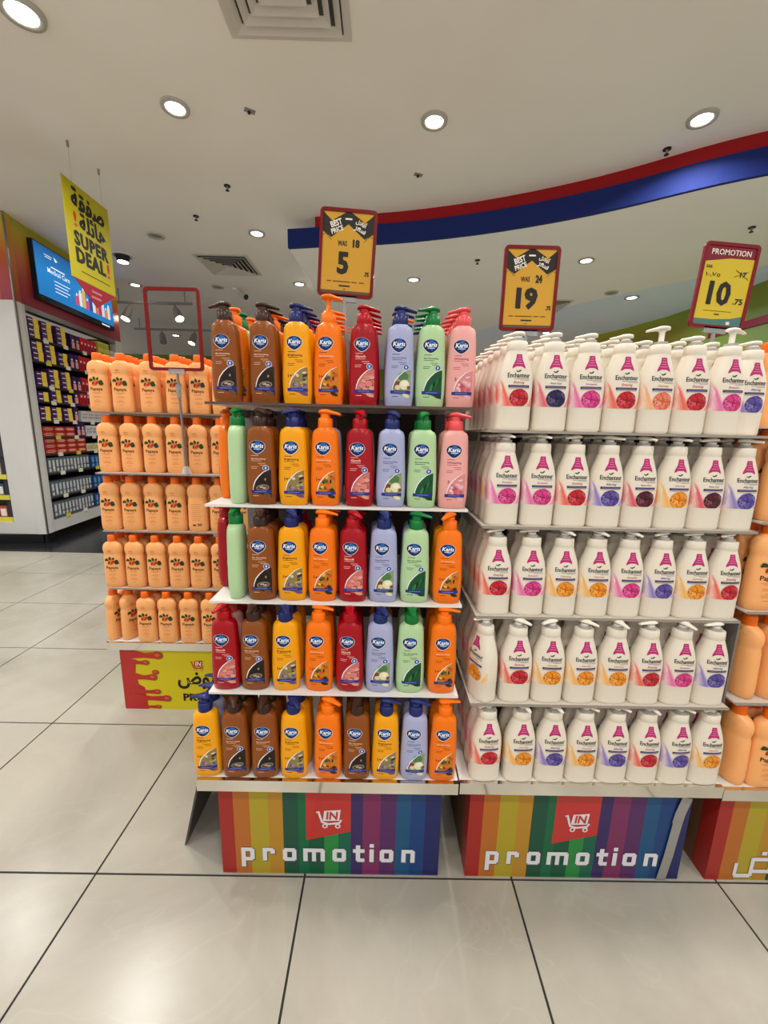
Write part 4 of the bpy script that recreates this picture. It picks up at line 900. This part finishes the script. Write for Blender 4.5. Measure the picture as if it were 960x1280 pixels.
# --- white bottles
EROWS = {
 4: [('red', .513, 0), ('navy', .601, 0), ('pink', .686, 0), ('red', .768, 0), ('coral', .852, 1), ('red', .935, 0), ('pink', 1.021, 1), ('purple', 1.100, 0)],
 3: [('pink', .503, 0), ('pink', .591, 0), ('red', .677, 0), ('purple', .761, 0), ('wine', .846, 0), ('orange', .931, 0), ('wine', 1.014, 0), ('purple', 1.098, 0)],
 2: [('red', .497, 0), ('pink', .585, 0), ('orange', .671, 0), ('orange', .754, 0), ('pink', .838, 0), ('purple', .922, 0), ('orange', 1.005, 0), ('red', 1.090, 0)],
 1: [('orange', .478, 2), ('red', .561, 0), ('orange', .650, 0), ('orange', .737, 0), ('orange', .821, 0), ('red', .905, 0), ('pink', .990, 0), ('purple', 1.075, 0)],
 0: [('red', .497, 0), ('orange', .589, 0), ('purple', .676, 0), ('orange', .761, 0), ('purple', .847, 0), ('red', .930, 0), ('purple', 1.015, 0), ('orange', 1.099, 0)],
}
for s in EROWS:
    r_ = EROWS[s]; a_, b_x = r_[1][1], r_[-1][1]
    if s == 4: b_x = 1.105
    EROWS[s] = [r_[0]] + [(k, a_ + max(.0838, (b_x - a_)/6)*i, f) for i, (k, x, f) in enumerate(r_[1:])]
ROSE = {'red': 'red', 'wine': 'dark wine', 'pink': 'pink', 'purple': 'purple', 'orange': 'orange', 'navy': 'dark violet', 'coral': 'pale orange'}
ek = list(VE)
for s, row in EROWS.items():
    for i, (kd, x, fl_) in enumerate(row):
        nd = 7 if i == 0 else (4 if s == 4 else 3 if s else 2)
        y0 = YE[s] + .032
        for d in range(nd):
            k2 = kd if d == 0 or rn.random() < .3 else rn.choice(ek)
            xx = x + (J(.002) if d else 0); yy = y0 + d*.0585 + (.035 if (s == 4 and i == 7) else 0); rz = J(.04); sp = PI - .35 + J(.2) if not (s == 4 and i == 6 and d == 0) else .2
            if s != 4: sp = rn.choice([PI + .5, -1.3, PI + .2, -.8]) if d == 0 else PI + J(.5)
            if fl_ == 2:
                rz = -PI/2 + .4 if d == 0 else rz
                if d == 0: yy += .008
                else: yy += .012; xx = .490
            nm = ROSE[k2]
            if d == 0: lab_ = 'ivory pump bottle with %s rose, %s from left on %s shelf of white display' % (nm, ORD[i], SHN[s])
            else: lab_ = 'ivory pump bottle, %s in line behind %s bottle on %s shelf of white display' % (ORD[d], ORD[i], SHN[s])
            bottle('E', k2, xx, yy, ZE[s], rz, lab_, 'ivory lotion bottles on the white display', sp - rz, up=(fl_ == 1 and d == 0))

# --- peach bottles, left rear stand
LROWS = {4: [-.962, -.868, -.755, -.650, -.555, -.462, -.372], 3: [-.944, -.851, -.757, -.662, -.570, -.477, -.385], 2: [-.949, -.858, -.764, -.670, -.580, -.488, -.396], 1: [-.948, -.857, -.765, -.670, -.580, -.488, -.396], 0: [-.975, -.910, -.818, -.727, -.632, -.539, -.447, -.357]}
for s, row in LROWS.items():
    for i, x in enumerate(row):
        nd = (4 if s == 4 else 3) if i < 6 else 1
        for d in range(nd):
            side = s == 0 and i < 2
            rz = J(.06) + .03; yy = YL[s] + .028 + d*.052; xx = x + (J(.006) if d else 0); face = 'label'
            if side: rz = PI/2 - .1 if i == 0 else PI/2 - .35; yy = YL[s] + .052 + d*.088 + (.004 if i else 0)
            if side and d == 2: continue
            if s == 2 and i == 4 and d == 0: face = 'back'
            if d == 0: lab_ = 'peach papaya lotion bottle, %s from left on %s shelf of left rear display' % (ORD[i], SHN[s])
            else: lab_ = 'peach bottle, %s in line behind %s bottle on %s shelf of left rear display' % (ORD[d], ORD[i], SHN[s])
            bottle('P', 'peach', xx, yy, ZL[s], rz, lab_, 'peach bottles on the left rear display', face=face)
# --- peach bottles, right edge stand
PROWS = {4: ([1.262, 1.352], 3, 0), 3: ([1.200, 1.292], 3, 0), 2: ([1.196, 1.286], 3, 0), 1: ([1.192, 1.252, 1.312], 3, 1), 0: ([1.195, 1.262, 1.350], 3, 2)}
for s, (row, nd, mode) in PROWS.items():
    for i, x in enumerate(row):
        for d in range(nd):
            rz = J(.05); yy = YP[s] + .030 + d*.052 + (.11 if s == 4 else 0)
            if mode == 1 or (mode == 2 and i == 0): rz = PI/2 + .25; yy = YP[s] + .052 + d*.092
            if mode and yy > .40: continue
            if d == 0: lab_ = 'peach papaya lotion bottle, %s from left on %s shelf at the right edge' % (ORD[i], SHN[s])
            else: lab_ = 'peach bottle, %s in line behind %s bottle on %s shelf at right edge' % (ORD[d], ORD[i], SHN[s])
            bottle('P', 'peach', x, yy, ZP[s], rz, lab_, 'peach bottles at the right edge')
